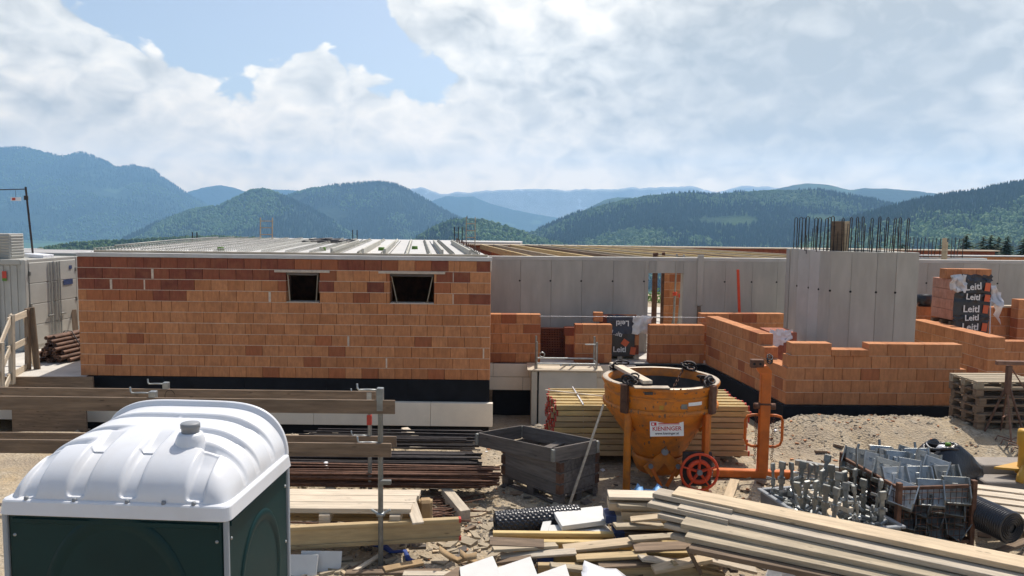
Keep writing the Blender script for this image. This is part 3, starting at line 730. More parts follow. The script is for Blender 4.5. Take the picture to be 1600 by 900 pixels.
for k in range(2): o = ob('brick', brick_mesh(.37, .3, BH/2), w, (.185+.372*k, .15, BH/4)); o.color = bcol(0)
brick_wall('brick wall ending beside the tall wrapped pallet', (10.1, 19.3), (10.16, 16.2), 5, .36, red=lambda r, x: .06)
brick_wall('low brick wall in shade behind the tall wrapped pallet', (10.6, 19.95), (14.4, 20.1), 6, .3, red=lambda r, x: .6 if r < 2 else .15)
brick_wall('brick wall stub at the picture edge behind the pallets', (11.2, 17.3), (13.2, 17.36), 4, .3, red=lambda r, x: .1)
o = brick_wall('brick pillar at the picture edge above the shaded wall', (13.0, 19.6), (13.4, 19.6), 7, .3, red=lambda r, x: .2)
brick_wall('brick wall behind the shaft at the foot of the concrete wall', (4.95, 19.9), (7.2, 20.1), 5, .3, red=lambda r, x: .05)

# ---------------------------------------------------------------- concrete wall
CWY0, CWA = 20.62, math.atan2(1.35, 16.7)
cw = thing('concrete_wall', 'long grey cast concrete wall with a doorway and tie holes', 'wall', (-1.2, CWY0, FLOOR), CWA)
def cwx(px):
    d = F + (px-800)/1200*CR - (450-450)/1200*CU; rx, ry = d.x, d.y; ca, sa = math.cos(CWA), math.sin(CWA)
    # solve (-1.2+s*ca, CWY0+s*sa) on the ray
    s = (rx/ry*CWY0+1.2)/(ca-rx/ry*sa); return s
ZC = 3.0-FLOOR; DH = 2.57-FLOOR
js = [0, cwx(765), cwx(813), cwx(861), cwx(909), cwx(958), cwx(1007)]
for a0, a1 in zip(js, js[1:]):
    MB().box(((a0+a1)/2, .125, ZC/2-.05), (a1-a0-.005, .25, ZC-.1), None, .004).build('panel', 'concrete', cw)
d0, d1 = cwx(1013), cwx(1067)
MB().box(((js[-1]+d0)/2, .125, ZC/2-.05), (d0-js[-1]-.005, .25, ZC-.1), None, .004).build('panel', 'concrete', cw)
dm = cwx(1054)
for a0, a1 in ((d0, cwx(1024)), (cwx(1024), dm), (dm, d1)): MB().box(((a0+a1)/2, .125, (DH+ZC-.1)/2), (a1-a0-.005, .25, ZC-.1-DH), None, .004).build('panel', 'concrete', cw)
js2 = [d1, cwx(1090), cwx(1133), cwx(1175), cwx(1214), cwx(1262), cwx(1310), cwx(1356), cwx(1402), cwx(1448), cwx(1503), cwx(1559), cwx(1610), cwx(1660)]
for a0, a1 in zip(js2, js2[1:]):
    MB().box(((a0+a1)/2, .125, ZC/2-.05), (a1-a0-.005, .25, ZC-.1), None, .004).build('panel', 'concrete', cw)
for a0, a1 in ((0, js2[4]), (js2[4], js2[-1])): MB().box(((a0+a1)/2, .125, ZC-.05), (a1-a0-.006, .256, .096), None, .006).build('wall_crown', 'concrete_pale', cw)
for j in js[2:]+js2[2:]:
    for z in (.62, 1.98):
        MB().tube((j-.02, -.004, z), (j-.02, .02, z), .026, 8).build('tie_hole', 'tie_hole', cw)
MB().box((cwx(1093), -.02, ZC-.62), (.17, .06, 1.4), None, .01).build('pilaster', 'concrete', cw)
MB().box((cwx(1093), -.012, .7), (.1, .04, 1.2), None, .01).build('pilaster', 'wood_brown', cw)
o = beam('red_lath', aty(1153, 421, 20.72), aty(1157, 540, 20.55), .07, .03, 'wheel_red'); tag(o, 'thin red lath leaning on the grey concrete wall', 'lath')
# things seen through the doorway
for k, (px, lab) in enumerate(((1020, 'rusty dark post just inside the doorway, nearest its jamb'), (1026, 'thin rusty dark post, second inside the doorway'), (1040, 'rusty dark post before the brick pier in the doorway'))):
    p = aty(px, 500, 22.6); o = MB().box((0, 0, 1.35), (.09, .09, 2.75), None, .01).build('steel_post', 'rust_steel', None, (p.x, 22.6+.3*k, FLOOR-.02)); tag(o, lab, 'post')
p = aty(1049, 470, 24.2)
brick_wall('orange brick pier seen through the doorway', (p.x-.26, 24.2), (p.x+.55, 24.2), 10, .4, z0=FLOOR, red=lambda r, x: .1)
def prop(px, Y, lab, lean):
    p = aty(px, 500, Y); t = thing('steel_prop', lab, 'prop', (p.x, Y, FLOOR-.02))
    MB().tube((0, 0, 0), (lean*.5, 0, 1.5), .034, 8).build('outer_tube', 'galv', t); MB().tube((lean*.5, 0, 1.5), (lean, 0, 2.7), .026, 8).build('inner_tube', 'galv', t)
    MB().lathe([(.035, -.06), (.07, -.05), (.07, .05), (.035, .06)], 10, (lean*.5, 0, 1.5)).build('collar', 'wheel_red', t)
    MB().box((0, 0, .012), (.2, .2, .02), None, .003).build('foot_plate', 'galv_dull', t)
    for s in (-1, 1): MB().tube((s*.22, 0, 0), (0, 0, .75), .015, 5).build('brace', 'galv_dull', t)
prop(1052, 22.9, 'steel prop with red collar and splayed feet in the doorway', .05); prop(1059, 22.3, 'slim leaning steel prop with red collar by the doorway jamb', .12)
# back wall of the open part and the beams laid for its ceiling
bw = thing('rear_brick_wall', 'red brick rear wall behind the ceiling beams', 'wall', (-1.9, 32.0, FLOOR))
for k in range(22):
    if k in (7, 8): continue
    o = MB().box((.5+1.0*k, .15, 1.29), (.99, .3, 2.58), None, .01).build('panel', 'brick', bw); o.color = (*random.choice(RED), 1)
MB().box((11, .1, 2.61), (22.2, .5, .05), None, .01).build('edge_board', 'wood_pale', bw)
gl_ = [(835, 0), (880, 1), (935, 0), (985, 2), (1030, 1), (1075, 0), (1120, 1), (1165, 0), (1205, 2), (1240, 0), (1290, 1), (1350, 0), (1410, 1)]
for k, (px, c) in enumerate(gl_):
    a = atz(px, 398, 2.93); a = a*(20.95/a.y); bb = Vector((a.x-1.9-.25*k, 31.8, 2.93))
    o = beam('ceiling_beam', (a.x, CWY0+(a.x+1.2)*math.tan(CWA)+.32, 2.88), (bb.x, 31.8, 2.90), .08, .2, ('beam_yellow', 'wood_tan', 'wood_brown')[c])
    tag(o, 'long ceiling beam behind the concrete wall, %s counted from the brick shell' % ('first', 'second', 'third', 'fourth', 'fifth', 'sixth', 'seventh', 'eighth', 'ninth', 'tenth', 'eleventh', 'twelfth', 'thirteenth')[k], 'beam', 'beams laid across the open part behind the concrete wall')
rs = thing('rear_slab_edge', 'orange brick parapet strip above the far end of the concrete wall', 'parapet', (12.6, 23.5, 2.6))
for k in range(9): o = ob('brick', brick_mesh(.72, .3, .3), rs, (.36+.73*k, .06*k, .28)); o.color = bcol(.1)
MB().box((3.2, .3, .455), (7, .5, .03), Matrix.Rotation(.08, 3, 'Z'), .004).build('cap', 'slab', rs)
cb = thing('pale_concrete_block', 'short pale concrete upstand behind the shaft carrying starter bars', 'upstand', (aty(1437, 400, 23.2).x, 23.2, 2.2))
MB().box((1.0, .2, .4), (2.1, .4, .8), None, .01).build('upstand_body', 'slab', cb)
for k in range(16):
    x = -.35+.115*k; MB().tube((x, .15+.05*(k % 3), .75), (x, .15, 1.38+.03*random.random()), .012, 4).build('starter_bar', 'dark_steel', cb)
for k, (px, w_) in enumerate(((1472, .12), (1477, .1))):
    p = aty(px, 392, 23.0); o = MB().box((0, 0, .45), (w_, .05, 1.1-.25*k), None, .005).build('timber_post', 'wood_new', None, (p.x, 22.9+.08*k, 2.6)); tag(o, ('tall tan board standing upright behind the concrete shaft', 'shorter tan board standing beside the taller one')[k], 'board')

# ---------------------------------------------------------------- concrete shaft with starter bars
def shaft():
    pts = []
    for px, Y in ((1233, 19.0), (1245, 18.55), (1263, 18.05), (1279, 17.6), (1297, 17.25), (1329, 17.05), (1369, 16.95), (1399, 16.92), (1434, 16.9)):
        p = aty(px, 450, Y); pts.append((p.x, p.y))
    t = thing('concrete_shaft', 'tall grey concrete shaft of upright panels crowned with rebar loops', 'shaft', (pts[0][0], pts[0][1], FLOOR))
    o = Vector((pts[0][0], pts[0][1])); ht = 3.35-FLOOR; cen = Vector((8.6, 19.2))
    pale = (1, 2)
    for k, (a, c) in enumerate(zip(pts, pts[1:])):
        a = Vector(a)-o; c = Vector(c)-o; d = (c-a); L = d.length; nrm = Vector((d.y, -d.x)).normalized()
        m = 'concrete_pale' if k in pale else 'concrete'
        mb = MB(); B = frame((d.x, d.y, 0)); mid = (a+c)/2 - nrm*.12
        mb.box((mid.x, mid.y, ht/2+random.uniform(-.006, .006)), (L-.006, .24, ht), B, .006); mb.build('panel', m, t)
        if k > 0:
            for z in (2.1,):
                q = a + nrm*.006; MB().tube((q.x, q.y, z), (q.x-nrm.x*.03, q.y-nrm.y*.03, z), .026, 8).build('tie_hole', 'tie_hole', t)
    # return walls, so that it is a shaft from the other sides too
    e = Vector(pts[-1])-o
    MB().box((e.x-.12, e.y+1.1, ht/2), (.24, 2.15, ht-.01), None, .01).build('return_wall', 'concrete', t)
    MB().box(((e.x)/2, e.y+2.28, ht/2), (e.x, .24, ht-.01), None, .01).build('return_wall', 'concrete', t)
    # rebar loops
    loops = [(1243, 389, 18.85), (1250, 389, 18.6), (1256, 389, 18.4), (1261, 390, 18.2), (1274, 391, 17.9), (1279, 391, 17.7), (1290, 392, 17.5), (1296, 392, 17.4), (1301, 392, 17.3),
             (1318, 392, 17.2), (1328, 393, 17.15), (1339, 393, 17.1), (1349, 393, 17.1), (1361, 394, 17.08), (1373, 394, 17.06), (1385, 394, 17.05), (1396, 395, 17.03), (1406, 395, 17.02), (1417, 395, 17.0)]
    for k, (px, py, Y) in enumerate(loops):
        p = aty(px, py, Y); x, y = p.x-o.x, p.y-o.y+.04; z = ht-.03; hh = .80+random.uniform(-.03, .02); w = .022 if k > 8 else .035; l = random.uniform(-.03, .03)
        MB().path([(x-w, y, z), (x-w+l, y, z+hh-.03), (x+l, y+.0, z+hh), (x+w+l, y, z+hh-.03), (x+w, y, z)], .0105, 5).build('rebar_loop', 'dark_steel', t)
    for k in range(22):
        px = 1265+k*6.9; p = aty(px, 394, 17.3 if px > 1300 else 17.9); x, y = p.x-o.x, p.y-o.y+.2; MB().tube((x, y, ht-.1), (x+random.uniform(-.04, .04), y, ht+random.uniform(.25, .72)), .009, 4).build('starter_bar', 'dark_steel', t)
    for k, (px, w, m) in enumerate(((1307, .26, 'wood_brown'), (1321, .17, 'wood_new'))):
        p = aty(px, 392, 17.6); o2 = MB().box((0, 0, .35), (w, .04, .85), None, .005).build('upright_board', m, None, (p.x, 17.6+.05*k, 3.25)); tag(o2, ('wide dark brown board upright among the rebar loops', 'narrow tan board upright among the rebar loops')[k], 'board')
shaft()

# ---------------------------------------------------------------- wrapped brick pallets
def txt(name, s, size, m, parent, loc, R, ext=.002, align='CENTER'):
    c = bpy.data.curves.new(name, 'FONT'); c.body = s; c.size = size; c.extrude = ext; c.align_x = align; c.align_y = 'CENTER'; c.materials.append(MATS[m]); c.resolution_u = 2; c.offset = size*.018
    tmp = bpy.data.objects.new(name, c); COL.objects.link(tmp)
    me = bpy.data.meshes.new_from_object(tmp.evaluated_get(bpy.context.evaluated_depsgraph_get())); bpy.data.objects.remove(tmp); bpy.data.curves.remove(c)
    me.name = name; o = ob(name, me, parent, loc); o.rotation_euler = R; return o
FRONT = (PI/2, 0, 0)
def pallet_parts(t, w=1.2, d=.8, m='wood_grey', z0=0):
    out = []
    for k in range(5): out.append(ob('deck_board', boxmesh('deck_board', (w, d*.15, .022), .003, m), t, (0, d*(k/4-.5)*.85, z0+.133)))
    for x in (-.5, 0, .5):
        out.append(ob('cross_board', boxmesh('cross_board', (.13, d, .022), .003, m), t, (x*(w-.14), 0, z0+.111)))
        for y in (-.5, 0, .5): out.append(ob('block', boxmesh('block', (.14, .11, .078), .004, m), t, (x*(w-.14), y*(d-.11), z0+.061)))
    for y in (-.5, 0, .5): out.append(ob('bottom_board', boxmesh('bottom_board', (w, .1, .022), .003, m), t, (0, y*(d-.11), z0+.011)))
    return out
def crumple(mb, x0, x1, z0, z1, y, amp, nx=14, nz=6, m=0, seed=0):
    r = random.Random(seed); P = []
    for i in range(nz+1):
        row = []
        for j in range(nx+1):
            row.append((x0+(x1-x0)*j/nx+r.uniform(-.3, .3)*amp, y-r.random()*amp, z0+(z1-z0)*i/nz+r.uniform(-.3, .3)*amp))
        P.append(row)
    mb.grid(P, m, True)
def tall_pack():
    t = thing('brick_pallet', 'tall stack of bricks in black printed film with white lettering', 'brick pallet', (11.18, 19.1, FLOOR))
    pallet_parts(t, 1.0, .95)
    w, d = .86, .98
    for r in range(8):
        for c in range(2):
            for e in range(3):
                o = ob('brick', brick_mesh(w/2, d/3, .243), t, ((c-.5)*w/2, (e-1)*d/3, (.145+.125+r*.25) if r < 4 else (1.29+.125+(r-4)*.25))); o.color = (.46, .235, .165, 1)
    for k in range(3): MB().box((0, (k-1)*.4, .145+1.0+.065), (.9, .1, .09), None, .004).build('pallet_runner', 'wood_brown', t)
    bands = [(.30, .96, 0), (.98, 1.30, 1), (1.28, 1.42, 5), (1.40, 1.76, 2), (1.74, 1.97, 3), (1.95, 2.30, 4)]
    for z0, z1, k in bands:
        mb = MB(); am = {3: .06, 4: .05, 5: .06}.get(k, .02); crumple(mb, -w/2-.01 if k != 4 else -w/2+.1, w/2+.012, z0, z1, -d/2-.012, am, 14, 6, 0, k); fo = mb.build('printed_film', 'film_black', t)
        yy = -d/2-.022-am*1.05
        txt('lettering', 'Leitl', .20 if k in (3, 5) else .235, 'letter_white', fo, (-.01, yy, (z0+z1)/2+(.02 if k in (3, 5) else 0)), (PI/2, {4: -.10, 3: .06, 5: -.05}.get(k, 0), 0))
        if k != 5: MB().box((.335, yy, (z0+z1)/2), (.13, .006, min(.2, z1-z0-.06)), Matrix.Rotation(.1, 3, 'Y'), .002).build('logo_patch', 'logo_orange', fo)
    mb = MB(); crumple(mb, -w/2+.12, w/2+.02, 2.28, 2.42, -d/2-.02, .09, 14, 3, 0, 77); mb.build('folded_film', 'film_navy', t)
    o = MB(); crumple(o, -w/2-.20, -w/2+.20, 2.02, 2.40, -d/2-.09, .14, 8, 6, 0, 5); o = o.build('plastic_sheet', 'film_white', None, (11.18, 19.1, FLOOR)); tag(o, 'torn clear film hanging over the upper corner of the tall pallet', 'plastic film')
    P = [[(w/2+.02+.42*(j/8)+random.uniform(-.03, .03), -.3+.1*math.sin(j+i)+random.uniform(-.05, .05), 2.2-.5*(i/8)*(.5+j/8)-.25*(j/8)**2+random.uniform(-.03, .03)) for j in range(9)] for i in range(9)]
    o = MB(); o.grid(P); o = o.build('plastic_sheet', 'film_white', None, (11.18, 19.1, FLOOR)); tag(o, 'loose white plastic billowing from the shady side of the tall pallet', 'plastic film')
    mb = MB(); mb.path([(w/2+.03, -.5, 1.95), (w/2+.05, -.52, 1.0), (w/2-.04, -.56, .25), (w/2+.1, -.7, .02)], .012, 5); mb.build('strap', 'film_white', t)
    for k in range(3):
        o = ob('loose_brick', brick_mesh(.372, .3, .243), None, (11.18-.30+.375*k, 19.05, FLOOR+2.02+.125+.0)); o.location.z = FLOOR+2.29+.125; o.color = bcol(.15); tag(o, 'loose orange brick on top of the tall wrapped pallet, %s from the shaft' % ('first', 'second', 'third')[k], 'brick', 'loose bricks on top of the tall wrapped pallet')
tall_pack()
def low_pack():
    p = aty(966, 555, 20.15); t = thing('brick_pallet', 'brick pack in dark film with upside-down lettering against the concrete wall', 'brick pallet', (p.x, 20.15, FLOOR))
    w, d = .98, .6
    pallet_parts(t, 1.0, .6)
    for r in range(4):
        for c in range(3):
            o = ob('brick', brick_mesh(w/3, d, .243), t, ((c-1)*w/3, 0, .145+.122+r*.248)); o.color = bcol(.3)
    mb = MB(); crumple(mb, -w/2+.12, w/2-.02, .68, 1.18, -d/2-.015, .05, 12, 6, 0, 3); f1 = mb.build('printed_film', 'film_navy', t)
    txt('lettering', 'Leitl', .2, 'letter_white', f1, (.04, -d/2-.075, .98), (PI/2, PI, 0)).scale = (1, 1, 1)
    mb = MB(); crumple(mb, -w/2-.01, w/2-.12, .1, .70, -d/2-.012, .03, 12, 6, 0, 4); f2 = mb.build('printed_film', 'film_black', t)
    txt('lettering', 'Leitl', .2, 'letter_white', f2, (-.02, -d/2-.05, .28), FRONT); txt('lettering', 'Leitl', .17, 'letter_white', f2, (-.1, -d/2-.05, .70), (PI/2, .25, 0))
    MB().box((.33, -d/2-.048, .25), (.14, .006, .2), Matrix.Rotation(.15, 3, 'Y')).build('logo_patch', 'logo_orange', f2); MB().box((.12, -d/2-.048, .46), (.17, .006, .16), Matrix.Rotation(.6, 3, 'Y')).build('logo_patch', 'logo_orange', f2)
    o = MB(); crumple(o, .3, .78, .7, 1.18, -d/2-.05, .1, 8, 7, 0, 14); o = o.build('plastic_sheet', 'film_white', None, (p.x, 20.15, FLOOR)); tag(o, 'clear film hanging from the dark wrapped pack by the doorway', 'plastic film')
    q = aty(931, 508, 19.85); o = ob('loose_brick', brick_mesh(.25, .2), None, (q.x+.05, 19.85, 1.62)); o.color = bcol(.1); tag(o, 'orange brick set on edge beside the dark wrapped pack', 'brick')
    o.location.z = FLOOR+1.13
low_pack()
def hollow_stack():
    p = aty(866, 545, 20.05)
    t = thing('hollow_bricks', 'dark red hollow bricks stacked with their holes facing out', 'bricks', (p.x, 20.05, FLOOR))
    for r in range(3):
        for c in range(3):
            mb = MB(); W, Hh = .30, .245; x0 = (c-1)*.305; z0 = .02+r*.255
            nx, nz = 7, 4
            for i in range(nx+1): mb.box((x0-W/2+W*i/nx, .1, z0+Hh/2), (.012, .2, Hh))
            for i in range(nz+1): mb.box((x0, .101, z0+Hh*i/nz), (W+.012, .198, .012))
            mb.box((x0, .21, z0+Hh/2), (W, .02, Hh-.01))
            o = mb.build('hollow_brick', 'brick', t); o.color = (*random.choice(RED), 1)
    p = aty(893, 530, 19.9)
    for k in range(2):
        o = ob('loose_brick', brick_mesh(.3, .25, .22), None, (p.x-.02-.03*k, 19.9, FLOOR+.52+.22*k)); o.color = bcol(.0 if k == 0 else .8); tag(o, ('light orange brick on the short pier’s shady side', 'small dark brick lying on the light orange one')[k], 'brick')
    o = MB().box((p.x, 19.9, FLOOR+.205), (.34, .26, .41), None, .01).build('block', 'brick'); o.name = 'brick_block'; o.color = (*RED[0], 1); tag(o, 'dark brick block carrying two loose bricks behind the pier', 'brick')
hollow_stack()
def red_pack():
    p = aty(1214, 530, 17.6)
    t = thing('brick_pallet', 'red-brown brick pack tucked between the brick wall and the shaft', 'brick pallet', (p.x+.05, 17.7, FLOOR))
    pallet_parts(t, .8, .9)
    for r in range(4):
        for c in range(2): o = ob('brick', brick_mesh(.3, .8, .243), t, ((c-.5)*.3, 0, .145+.122+r*.248)); o.color = (.30, .11, .07, 1)
    P = [[(-.34+.5*j/9+random.uniform(-.03, .03), -.44-.05*random.random(), 1.2-.5*(i/8)*(1-.6*j/9)+random.uniform(-.03, .03)) for j in range(10)] for i in range(9)]
    mb = MB(); mb.grid(P); o = mb.build('plastic_sheet', 'film_white', None, (p.x+.05, 17.7, FLOOR)); tag(o, 'white torn plastic over the brick pack beside the concrete shaft', 'plastic film')
red_pack()
p = aty(1451, 472, 19.6); o = MB().lathe([(.0, .02), (.15, .02), (.2, .3), (.215, .3), (.165, 0), (0, 0)], 20, (0, 0, 0)).build('mortar_tub', 'black_plastic', None, (p.x, 20.1, FLOOR+6*BH)); tag(o, 'black mortar tub standing on the shaded brick wall', 'tub')
o.location = (11.0-.15, 20.1, FLOOR+6*BH)
o = beam('pale_board', aty(1560, 479, 19.95), aty(1595, 479, 20.1), .2, .05, 'wood_pale'); tag(o, 'pale board lying on top of the shaded brick wall', 'board'); o.location.z = FLOOR+6*BH+.027
a, c = aty(843, 494, 19.2), aty(1102, 496, 19.3); o = MB().tube((0, 0, 0), c-a, .005, 4).build('mason_line', 'film_white', None, a); tag(o, 'thin white mason line stretched along the low brick walls', 'string')

# ---------------------------------------------------------------- formwork box with scaffold frame before the recess
def form_box():
    a = aty(832, 575, 18.3); c = aty(936, 575, 18.3); w = c.x-a.x
    t = thing('formwork_box', 'grey plate-clad formwork box with a board top before the brick pier', 'box', ((a.x+c.x)/2, 18.3, -1.1))
    ht = 1.1+FLOOR-.02
    MB().box((.06, .4, ht/2), (w-.2, .78, ht-.02), None, .01).build('front_plate', 'concrete_pale', t)
    MB().box((-w/2+.05, .4, ht/2), (.14, .8, ht-.02), None, .01).build('side_plate', 'concrete', t)
    for k in range(5): beam('top_board', (-w/2-.12, .05+.19*k, ht+.02), (w/2+.1, .05+.19*k, ht+.02+.003*k), .18, .035, 'wood_pale', t)
    f = thing('scaffold_frame', 'small galvanised scaffold frame lying on the board-topped box', 'scaffold', ((a.x+c.x)/2, 18.35, FLOOR+.02))
    for x in (-w/2+.1, w/2-.05):
        for y in (.08, .62):
            MB().tube((x+.0, y, .0), (x+.0, y, .72 if y > .3 else .66), .027, 8).build('upright', 'galv', f)
        MB().tube((x, .08, .12), (x, .62, .12), .022, 6).build('cross_tube', 'galv', f)
    for y, z in ((.08, .12), (.62, .16), (.08, .58)):
        if z < .5: MB().tube((-w/2+.1, y, z), (w/2-.05, y, z), .022, 6).build('rail_tube', 'galv', f)
    MB().tube((w/2-.05-.28, .08, .60), (w/2-.05, .08, .60), .016, 6).build('rail_tube', 'galv', f)
    for x in (-.12, .1): MB().tube((x, .0, .10), (x+.16, .5, .02), .026, 6).build('short_tube', 'galv', f)
    mb = MB(); mb.path([(-w/2+.24+.06*math.cos(q), .3, .3+.06*math.sin(q)) for q in np.linspace(0, 6.28, 12)[:-1]], .016, 5, closed=True); mb.build('ring_coupler', 'galv', f)
form_box()

# ---------------------------------------------------------------- container, pipes and rails on the terrace
o = struct(MB().prism([(-30, 16.8), (-9.5, 16.8), (-11.3, 30), (-30, 30)], -.6, FLOOR).build('terrace', 'floor_slab'))
def container():
    t = thing('site_container', 'white-grey steel site container with closed double doors', 'container', (-12.72, 20.0, FLOOR), math.radians(-3))
    Lc, Wc, Hc = 6.0, 2.25, 2.42
    mb = MB(); mb.box((-Lc/2, Wc/2, Hc/2), (Lc-.10, Wc-.10, Hc-.08)); n = 30
    for k in range(n):
        for y in (.045, Wc-.045): mb.box((-.2-(Lc-.4)*(k+.5)/n, y, Hc/2), ((Lc-.4)/n*.55, .03, Hc-.3), None, .008)
    mb.build('shell', 'container', t)
    for x in (-.05, -Lc+.05):
        for y in (.05, Wc-.05): MB().box((x, y, Hc/2), (.12, .12, Hc), None, .012).build('corner_post', 'container', t)
    for z in (.07, Hc-.06):
        for y in (.05, Wc-.05): MB().box((-Lc/2, y, z), (Lc-.24, .11, .13), None, .01).build('rail', 'container', t)
        MB().box((-.05, Wc/2, z), (.11, Wc-.24, .13), None, .01).build('rail', 'container', t)
    MB().box((-Lc/2, Wc/2, Hc-.015), (Lc-.1, Wc-.1, .04), None, .01).build('roof', 'container', t)
    for s in (0, 1):
        y0 = .13+s*1.0; dr = ob('door', None, t, (.0, y0+.49, Hc/2))
        for k in range(4): MB().box((.0, 0, -Hc/2+.13+.27+.555*k), (.05, .97, .545), None, .012).build('door_panel', 'container', dr)
        for y in ((.30, .42) if s == 0 else (-.40, -.28)):
            MB().tube((.05, y, -Hc/2+.1), (.05, y, Hc/2-.1), .017, 6).build('lock_rod', 'galv', dr)
        MB().box((.06, .28 if s == 0 else -.2, -.35), (.03, .22, .05), None, .006).build('handle', 'galv_dull', dr)
        for z in (-.85, 0, .85): MB().box((.02, -.47 if s == 0 else .47, z), (.05, .06, .12), None, .008).build('hinge', 'galv_dull', dr)
    MB().box((.035, 1.72, 1.72), (.006, .42, .15)).build('blue_plate', 'blue_paint', t)
    MB().box((.035, 1.85, 2.13), (.006, .12, .1)).build('small_plate', 'blue_paint', t)
    MB().box((-.55, -.018, 2.02), (.12, .006, .2)).build('red_label', 'red_paint', t); MB().box((-.55, -.019, 1.9), (.12, .006, .07)).build('green_label', 'leaf_bright', t)
    MB().box((-.75, -.01, 1.2), (.03, .03, 1.7)).build('cable_duct', 'galv_dull', t)
container()
def roof_unit():
    p = aty(8, 402, 20.3); t = thing('roof_unit', 'small louvred box standing on the container roof', 'ventilation box', (p.x-.25, 20.6, FLOOR+2.42))
    MB().box((0, 0, .34), (.76, .6, .66), None, .01).build('casing', 'container', t)
    for k in range(8): MB().box((.03, -.305, .07+.075*k), (.66, .03, .05), Matrix.Rotation(.4, 3, 'X'), .004).build('slat', 'container', t)
    for k in range(8): MB().box((.385, 0, .07+.075*k), (.03, .52, .05), Matrix.Rotation(.4, 3, 'Y'), .004).build('slat', 'container', t)
roof_unit()
p = aty(62, 400, 21); o = MB().box((0, 0, .05), (.55, .5, .09), Matrix.Rotation(.08, 3, 'Y'), .01).build('roof_plate', 'film_white', None, (p.x-.15, 21.2, FLOOR+2.43)); tag(o, 'flat white plate lying on the container roof', 'plate')
def mast():
    a = aty(52, 402, 21.3); c = aty(40, 292, 21.3)
    t = thing('mast', 'thin leaning mast with a wire standing on the container', 'mast', (a.x, 21.3, FLOOR+2.42))
    hh = c.z-FLOOR-2.42; dx_ = c.x-a.x
    MB().tube((0, 0, 0), (dx_, 0, hh), .03, 6).build('pole', 'dark_steel', t)
    MB().tube((dx_, 0, hh-.06), (dx_-2.4, -.2, hh-.16), .014, 4).build('wire', 'dark_steel', t)
    MB().box((dx_, 0, hh-.3), (.1, .06, .12), None, .01).build('clamp', 'dark_steel', t)
    q = aty(24, 311, 21.2); MB().box((q.x-a.x, -.08, q.z-FLOOR-2.42), (.28, .02, .1), None, .003).build('hanging_sign', 'film_white', t)
    MB().box((q.x-a.x-.05, -.093, q.z-FLOOR-2.42), (.09, .005, .07)).build('sign_mark', 'red_paint', t)
    MB().tube((q.x-a.x, -.08, q.z-FLOOR-2.38), (q.x-a.x, -.08, hh-.1), .005, 4).build('hanger', 'dark_steel', t)
mast()
def pipes():
    t = thing('pipe_bundle', 'strapped bundle of rusty steel prop tubes lying by the container', 'pipes', (-11.2, 18.55, FLOOR), math.radians(82))
    n = 0; rr = .05
    me = MB()
    prof = [(.05, 0), (.05, 3.6), (.032, 3.6), (.032, 0), (.05, 0)]
    ax = Matrix(((0, 0, 1), (1, 0, 0), (0, 1, 0)))
    me.lathe(prof, 10, (0, 0, 0), 0, True, ax); me = me.mesh('tube', 'pipe_rust')
    for r in range(7):
        k = 8-r
        for c in range(k):
            if random.random() < .06: continue
            y = (c-(k-1)/2)*.112+random.uniform(-.012, .012); z = .06+r*.094+random.uniform(-.01, .01)
            ob('tube', me, t, (random.uniform(-.22, .12), y, z)); 
    for x in (.55, 2.4): MB().path([(x, -.48, .01), (x, -.42, .2), (x, -.1, .70), (x, .1, .70), (x, .42, .2), (x, .48, .01)], .014, 5).build('strap', 'dark_steel', t)
pipes()
MB_ = MB
o = beam('leaning_board', atz(57, 572, FLOOR), aty(41, 492, 18.6), .16, .04, 'wood_new'); tag(o, 'tan board leaning on the container beside the pipe bundle', 'board')
for k, (px, Y) in enumerate(((113, 21.6), (108, 21.9))):
    a = aty(px+6, 520, Y); o = beam('leaning_board', (a.x, Y, FLOOR), (a.x-.22, Y+.3, FLOOR+.9), .14, .04, 'wood_grey' if k else 'wood_brown'); tag(o, ('brown board leaning against the far corner of the container', 'grey board leaning behind the brown one at the container')[k], 'board')
def terrace_rail():
    t = thing('timber_railing', 'raw timber guard railing at the terrace edge by the container', 'railing', (-11.6, 17.0, FLOOR))
    base = Vector((-11.6, 17.0, FLOOR))
    posts = []
    for px, py0, py1, Y in ((2, 535, 640, 15.6), (19, 492, 600, 16.6), (44, 482, 585, 17.6)):
        a = aty(px, py1, Y)-base; c = aty(px, py0, Y)-base; posts.append((a, c)); beam('post', a, (a.x+.05, c.y, c.z), .1, .1, 'wood_grey' if px < 30 else 'wood_brown', t)
        if px == 44: beam('post', a+Vector((.16, .1, -.02)), (a.x+.1, c.y+.05, c.z+.02), .14, .05, 'wood_brown', t)
    for k, f in enumerate((.93, .52, .12)):
        for (a, c), (a2, c2) in zip(posts, posts[1:]):
            p = a+(c-a)*f; q = a2+(c2-a2)*f; d = (q-p)*.15; beam('rail_board', p-d-Vector((0, .07, 0)), q+d-Vector((0, .07, 0)), .03, .15, 'wood_pale', t)
    a, c = posts[2]; beam('brace', a+Vector((.02, -.1, .1)), a+Vector((.3, -.12, -.2)), .06, .1, 'wood_new', t)
terrace_rail()
a, c = aty(-10, 598, 16.72), aty(146, 598, 16.72); o = beam('edge_plank', a, c, .06, .27, 'wood_brown'); tag(o, 'wide brown plank holding the terrace edge beside the brick shell', 'plank')
a, c = aty(20, 660, 16.3), aty(136, 661, 16.3); o = beam('retaining_panel', (a.x, 16.3, -.75), (c.x, 16.3, -.75), .05, .9, 'wood_brown'); tag(o, 'tan shuttering panel below the terrace edge', 'panel')
o.location.z = aty(80, 655, 16.3).z
o = ob('gravel_heap', stones('gravel_heap', 500, (-10.4, -8.4), (14.6, 15.6), .03, .1, 'stone', 5)); o['kind'] = 'stuff'; o['label'] = 'small heap of grey gravel below the terrace'
p = atz(160, 672, -.6); o.location = (p.x+9.4, p.y-15.1, .25)

